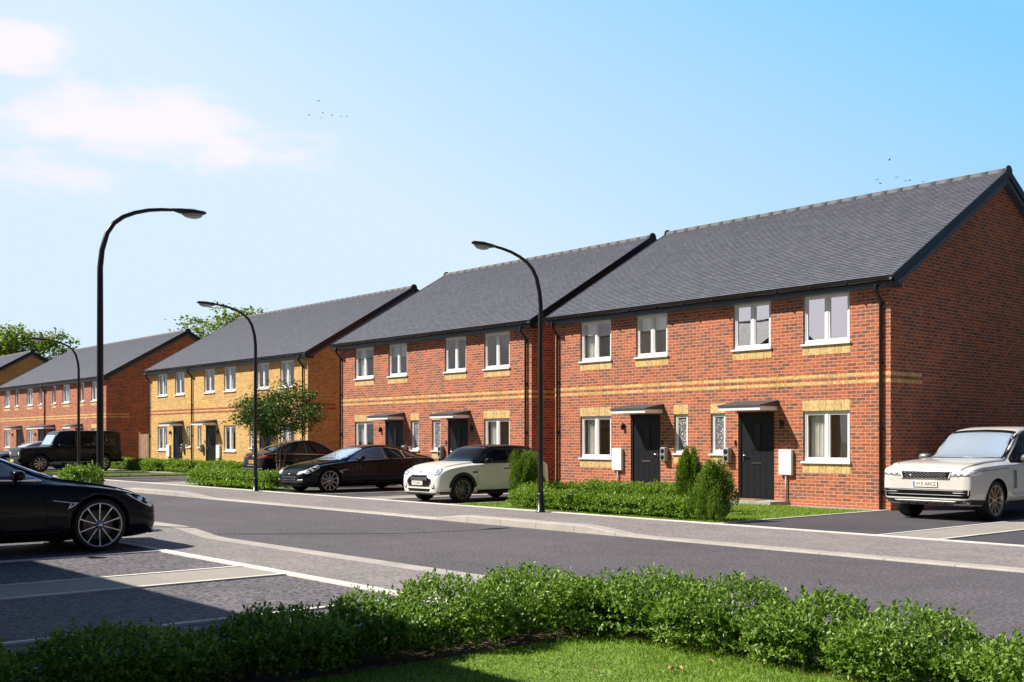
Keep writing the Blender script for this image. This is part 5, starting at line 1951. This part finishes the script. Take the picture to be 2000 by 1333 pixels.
def shrub(x, y, h, r, label, seed, dens=3300, taper=.75):
    root = empty('conifer_shrub', (x, y, .02))
    tag(root, label, 'shrub', 'upright conifer shrubs by the near house')
    rg = np.random.default_rng(seed)
    n = dens
    z = rg.random(n) ** .85 * h
    a = rg.random(n) * 6.283
    prof = np.where(z < h * .25, .72 + z / h * 1.1, 1.0 - ((z / h - .25) / .75) ** 2.2 * (taper))
    lump_ = 1 + .3 * np.sin(a * 3 + z * 4 + seed) + .2 * np.sin(a * 7 - z * 7 + seed)
    rr = r * prof * lump_ * (1 - .35 * rg.random(n) ** 2)
    P = np.stack([np.cos(a) * rr, np.sin(a) * rr, z + .04 + .10 * np.sin(a * 4 + seed * 2) * (z / h) ** 2], 1)
    up = norm(np.stack([np.cos(a) * .45, np.sin(a) * .45, np.ones(n)], 1) + rg.normal(size=(n, 3)) * .22)
    k = 12
    fr = np.tile(np.linspace(0, 1, k), n)[:, None]
    bp = np.repeat(P, k, 0) + np.repeat(up, k, 0) * fr * .10
    D = norm(np.repeat(up, k, 0) * .9 + norm(rg.normal(size=(n * k, 3))) * .6)
    ll = .028 * (.7 + .6 * rg.random(n * k))
    V, F, U = leaves(bp, D, ll, ll * .42, .1)
    U = np.clip(U * .65 + np.repeat(fr[:, 0] * .35, 4), 0, 1)
    quadmesh('foliage', V, F, U, 'conifer_leaf', root)
    bm = nb()
    for i in range(9):
        aa = i * .7
        tube(bm, [(0, 0, 0), (math.cos(aa) * r * .3, math.sin(aa) * r * .3, h * .4), (math.cos(aa) * r * .45, math.sin(aa) * r * .45, h * .8)], [.02, .012, .005], 5, caps=False)
    obj('trunk', bm, 'bark', root)


shrub(-12.75, 15.8, .90, .34, 'tall ragged conifer shrub at the right end of the near pavement hedge', 3)
shrub(-14.55, 17.3, 1.12, .25, 'conifer shrub standing behind the ragged one, nearer the front doors', 4)
shrub(-18.75, 16.6, 1.02, .27, 'boxy upright conifer shrub in front of the cream hatchback rear', 5, taper=.25)


def grass(name, x0, x1, y0, y1, n, hgt, label, z=.03, seed=1, mat='grass_blade', w=.006):
    rg = np.random.default_rng(seed)
    P = np.stack([x0 + (x1 - x0) * rg.random(n), y0 + (y1 - y0) * rg.random(n), np.full(n, z)], 1)
    D = norm(rg.normal(size=(n, 3)) * np.array([.5, .5, .1]) + np.array([0, 0, 1]))
    patch_ = .75 + .35 * fnoise(P, 2.0, seed)
    ll = hgt * (.5 + rg.random(n) * .8) * np.clip(patch_, .4, 1.3)
    V, F, U = leaves(P, D, ll, np.full(n, w), .1)
    o = quadmesh(name, V, F, U, mat)
    tag(o, label, 'grass', kind='stuff')
    return o


grass('grass', -5.8, -1.2, 3.2, 6.0, 62000, .045, 'short mown grass inside the foreground hedge', .034, 21)
grass('grass', -19.8, -12.4, 15.35, 20.55, 42000, .05, 'mown grass in the garden of the nearest house', .02, 22, w=.012)
grass('grass', -44.4, -43.9, 15.4, 20.2, 2500, .07, 'narrow grass strip between the distant parking bays', .05, 23, w=.03)
grass('grass', -49.9, -49.2, 15.7, 20.4, 3000, .07, 'second narrow grass strip among the distant parking bays', .05, 24, w=.03)

# fallen leaves on the near lawn
for i in range(10):
    x, y = -5.3 + 3.4 * random.Random(i).random(), 4.6 + 1.05 * random.Random(i + 50).random()
    bm = nb()
    q = random.Random(i + 9)
    s_ = .011 + .010 * q.random()
    a = q.random() * 6.28
    pts = []
    for k in range(8):
        t = k / 8 * 6.283
        rr = s_ * (1 + .25 * math.sin(3 * t + i))
        pts.append((math.cos(t + a) * rr * 1.5, math.sin(t + a) * rr, .012 * math.sin(2 * t) + .012))
    c = bm.verts.new((0, 0, 0.0))
    vs = [bm.verts.new(p) for p in pts]
    for k in range(8):
        bm.faces.new((c, vs[k], vs[(k + 1) % 8]))
    o = obj('fallen_leaf', bm, 'dead_leaf')
    o.location = (x, y, .062)
    tag(o, 'dry tan leaf lying on the foreground lawn', 'leaf', 'dry leaves scattered on the foreground lawn')


def tree(x, y, h, crown_r, crown_z, crown_h, leaf, nclump, per, mat, bark, label, seed, trunk_r=.06, fork=.35, group=None, flat=1.0, gap=-.35):
    root = empty('tree', (x, y, 0))
    tag(root, label, 'tree', group)
    q = random.Random(seed)
    bm = nb()
    ends = []

    def grow(p, d, L_, r_, lv):
        pts = [p]
        rs = [r_]
        for i in range(4):
            d = (d + Vector((q.uniform(-.18, .18), q.uniform(-.18, .18), q.uniform(-.05, .14)))).normalized()
            p = p + d * L_ / 4
            pts.append(p)
            rs.append(r_ * (1 - .16 * (i + 1)))
        tube(bm, pts, rs, 7 if lv < 2 else 4, caps=False)
        if lv >= 4 or r_ < .004:
            ends.append(p)
            return
        ends.extend(pts[3:] if lv >= 2 else [])
        for k in range(3 if lv < 3 else 2):
            a = q.random() * 6.28
            tilt = q.uniform(.35, .85)
            nd = (d * math.cos(tilt) + Vector((math.cos(a), math.sin(a), .1)) * math.sin(tilt)).normalized()
            grow(p if k else pts[3], nd, L_ * q.uniform(.62, .82), rs[-1] * .72, lv + 1)
    th = h * fork
    for k in range(3):
        a = k * 2.1 + q.random()
        grow(Vector((0, 0, 0)) + Vector((math.cos(a), math.sin(a), 0)) * trunk_r * .5, Vector((math.cos(a) * .12, math.sin(a) * .12, 1)).normalized(), th, trunk_r, 0)
    # scale limbs so the branch tips fill the crown
    E_ = np.array([list(e) for e in ends])
    # clumps: branch tips kept inside the crown envelope
    c0 = np.array([0, 0, crown_z])
    C = E_[q.sample(range(len(E_)), min(len(E_), nclump))] if len(E_) else np.zeros((0, 3))
    rel = C - c0
    rel[:, :2] /= crown_r
    rel[:, 2] /= crown_h * .5
    rn = np.linalg.norm(rel, axis=1)
    C = C[rn < 1.05]
    rg = np.random.default_rng(seed)
    need = max(0, nclump - len(C))
    a = rg.normal(size=(need, 3))
    a = norm(a) * (rg.random((need, 1)) ** .4)
    C = np.concatenate([C, c0 + a * np.array([crown_r, crown_r, crown_h * .5])])
    m_ = fnoise(C, 2.2 / crown_r * 1.4, seed)
    C = C[m_ > gap]
    n = len(C)
    cr = crown_r * .13 * (.6 + .8 * rg.random(n))
    off = rg.normal(size=(n * per, 3)) * np.array([1, 1, .5 * flat])
    P = np.repeat(C, per, 0) + off * np.repeat(cr, per)[:, None]
    D = norm(off * np.array([1, 1, .3]) + rg.normal(size=off.shape) * .5 + np.array([0, 0, -.15]))
    ll = leaf * (.6 + .8 * rg.random(len(P)))
    V, F, U = leaves(P, D, ll, ll * .55, .1)
    quadmesh('crown', V, F, U, mat, root)
    # twigs to clumps
    for i in range(0, n, 2):
        e = min(ends, key=lambda v: (v - Vector(C[i])).length)
        tube(bm, [e, (e + Vector(C[i])) / 2 + Vector((0, 0, -.02)), Vector(C[i])], [trunk_r * .12, trunk_r * .09, trunk_r * .05], 3, caps=False)
    obj('trunk', bm, bark, root)
    return root


tree(-31.85, 17.6, 3.4, 1.3, 2.45, 1.9, .08, 340, 66, 'tree_leaf', 'pale_bark', 'small young tree with several stems in front of the yellow terrace', 12, .05, .33)
GT = 'tall trees showing above the far roofs'
tree(-72.3, 35.6, 11.6, 3.0, 9.1, 4.6, .26, 170, 44, 'far_tree_leaf', 'bark', 'bright green tree rising behind the roof of the yellow terrace', 31, .2, .3, GT, gap=-.22)
tree(-117.7, 35.0, 12.9, 2.9, 10.5, 5.2, .34, 130, 44, 'far_tree_leaf', 'bark', 'bright green tree behind the farthest roof, left of the small distant lamp head', 32, .2, .3, GT, gap=-.22)
tree(-114.8, 38.2, 12.9, 2.3, 10.6, 5.2, .32, 90, 36, 'far_tree_leaf', 'bark', 'thinner tree just right of the small distant lamp head', 33, .2, .3, GT, gap=-.22)
tree(-121.0, 33.5, 11, 2.8, 9.0, 4.5, .34, 100, 40, 'far_tree_leaf', 'bark', 'tree crown cut off by the left edge above the farthest roof', 34, .2, .3, GT, gap=-.22)

# ---------------------------------------------------------------- birds
def bird(px, elev, dist, flap, rz, label, group, size=.16):
    """bearing (deg from north), elevation (deg), distance in metres"""
    d = Vector((math.sin(R(px)) * math.cos(R(elev)), math.cos(R(px)) * math.cos(R(elev)), math.sin(R(elev)))) * dist
    bm = nb()
    s_ = size
    prof = [(-.5, .02), (-.3, .10), (0, .13), (.3, .10), (.45, .07), (.6, .02)]
    rings = []
    for x, r_ in prof:
        rings.append([bm.verts.new((x * s_, math.cos(t) * r_ * s_, math.sin(t) * r_ * s_)) for t in [k * math.pi / 3 for k in range(6)]])
    for a, b in zip(rings, rings[1:]):
        for k in range(6):
            bm.faces.new((a[k], a[(k + 1) % 6], b[(k + 1) % 6], b[k]))
    bm.faces.new(rings[0])
    bm.faces.new(rings[-1])
    o = obj('bird', bm, 'bird_feather')
    o.location = d + Vector((0, 0, 1.48))
    o.rotation_euler = (0, 0, rz)
    for sd in (-1, 1):
        bm = nb()
        e1 = (.0, sd * .45 * s_, math.sin(flap) * .45 * s_)
        e2 = (-.15 * s_, sd * 1.05 * s_, (math.sin(flap) * .5 + math.sin(flap * .2) * .3) * s_)
        r1, r2, r3 = (.22 * s_, sd * .08 * s_, 0), (-.18 * s_, sd * .08 * s_, 0), (-.22 * s_, e1[1], e1[2])
        for up in (0, .012 * s_):
            vs = [bm.verts.new((p[0], p[1], p[2] + up)) for p in (r1, (e1[0] + .16 * s_, e1[1], e1[2]), e2, r3, r2)]
            bm.faces.new(vs)
        obj('wing', bm, 'bird_feather', o)
    tag(o, label, 'bird', group)


plain('bird_feather', (0.05, 0.05, 0.03), .8)


def bearing(px, py):
    s_ = (px - 1000) / 2156
    return -49.2 + math.degrees(math.atan(s_)), math.degrees(math.atan((860.5 - py) / 2156 / math.sqrt(1 + s_ * s_)))


# flock placed by compass bearing in the open sky beyond the houses
for i, (x, y, fl) in enumerate([(604, 224.5, -.3), (622, 198, .9), (627, 231, .5), (631, 221, .9), (648, 226, .8), (666, 228, .2), (677, 227.5, -.3)]):
    b_, e_ = bearing(x, y)
    bird(b_, e_, 70 + 3 * i, fl, .7 + i, 'tiny dark bird in the left flock in open sky', 'left flock of birds, high over the middle houses', .13)
for i, (x, y, fl) in enumerate([(1713, 352, .2), (1720, 359, .6), (1737, 313, .9), (1750, 348, 1.0), (1769, 354, .2), (1777, 353, .3), (1803, 355, -.2)]):
    b_, e_ = bearing(x, y)
    bird(b_, e_, 60 + 3 * i, fl, 1.9 + i, 'tiny dark bird in the right flock just above the ridge', 'right flock of birds, above the nearest roof', .15)
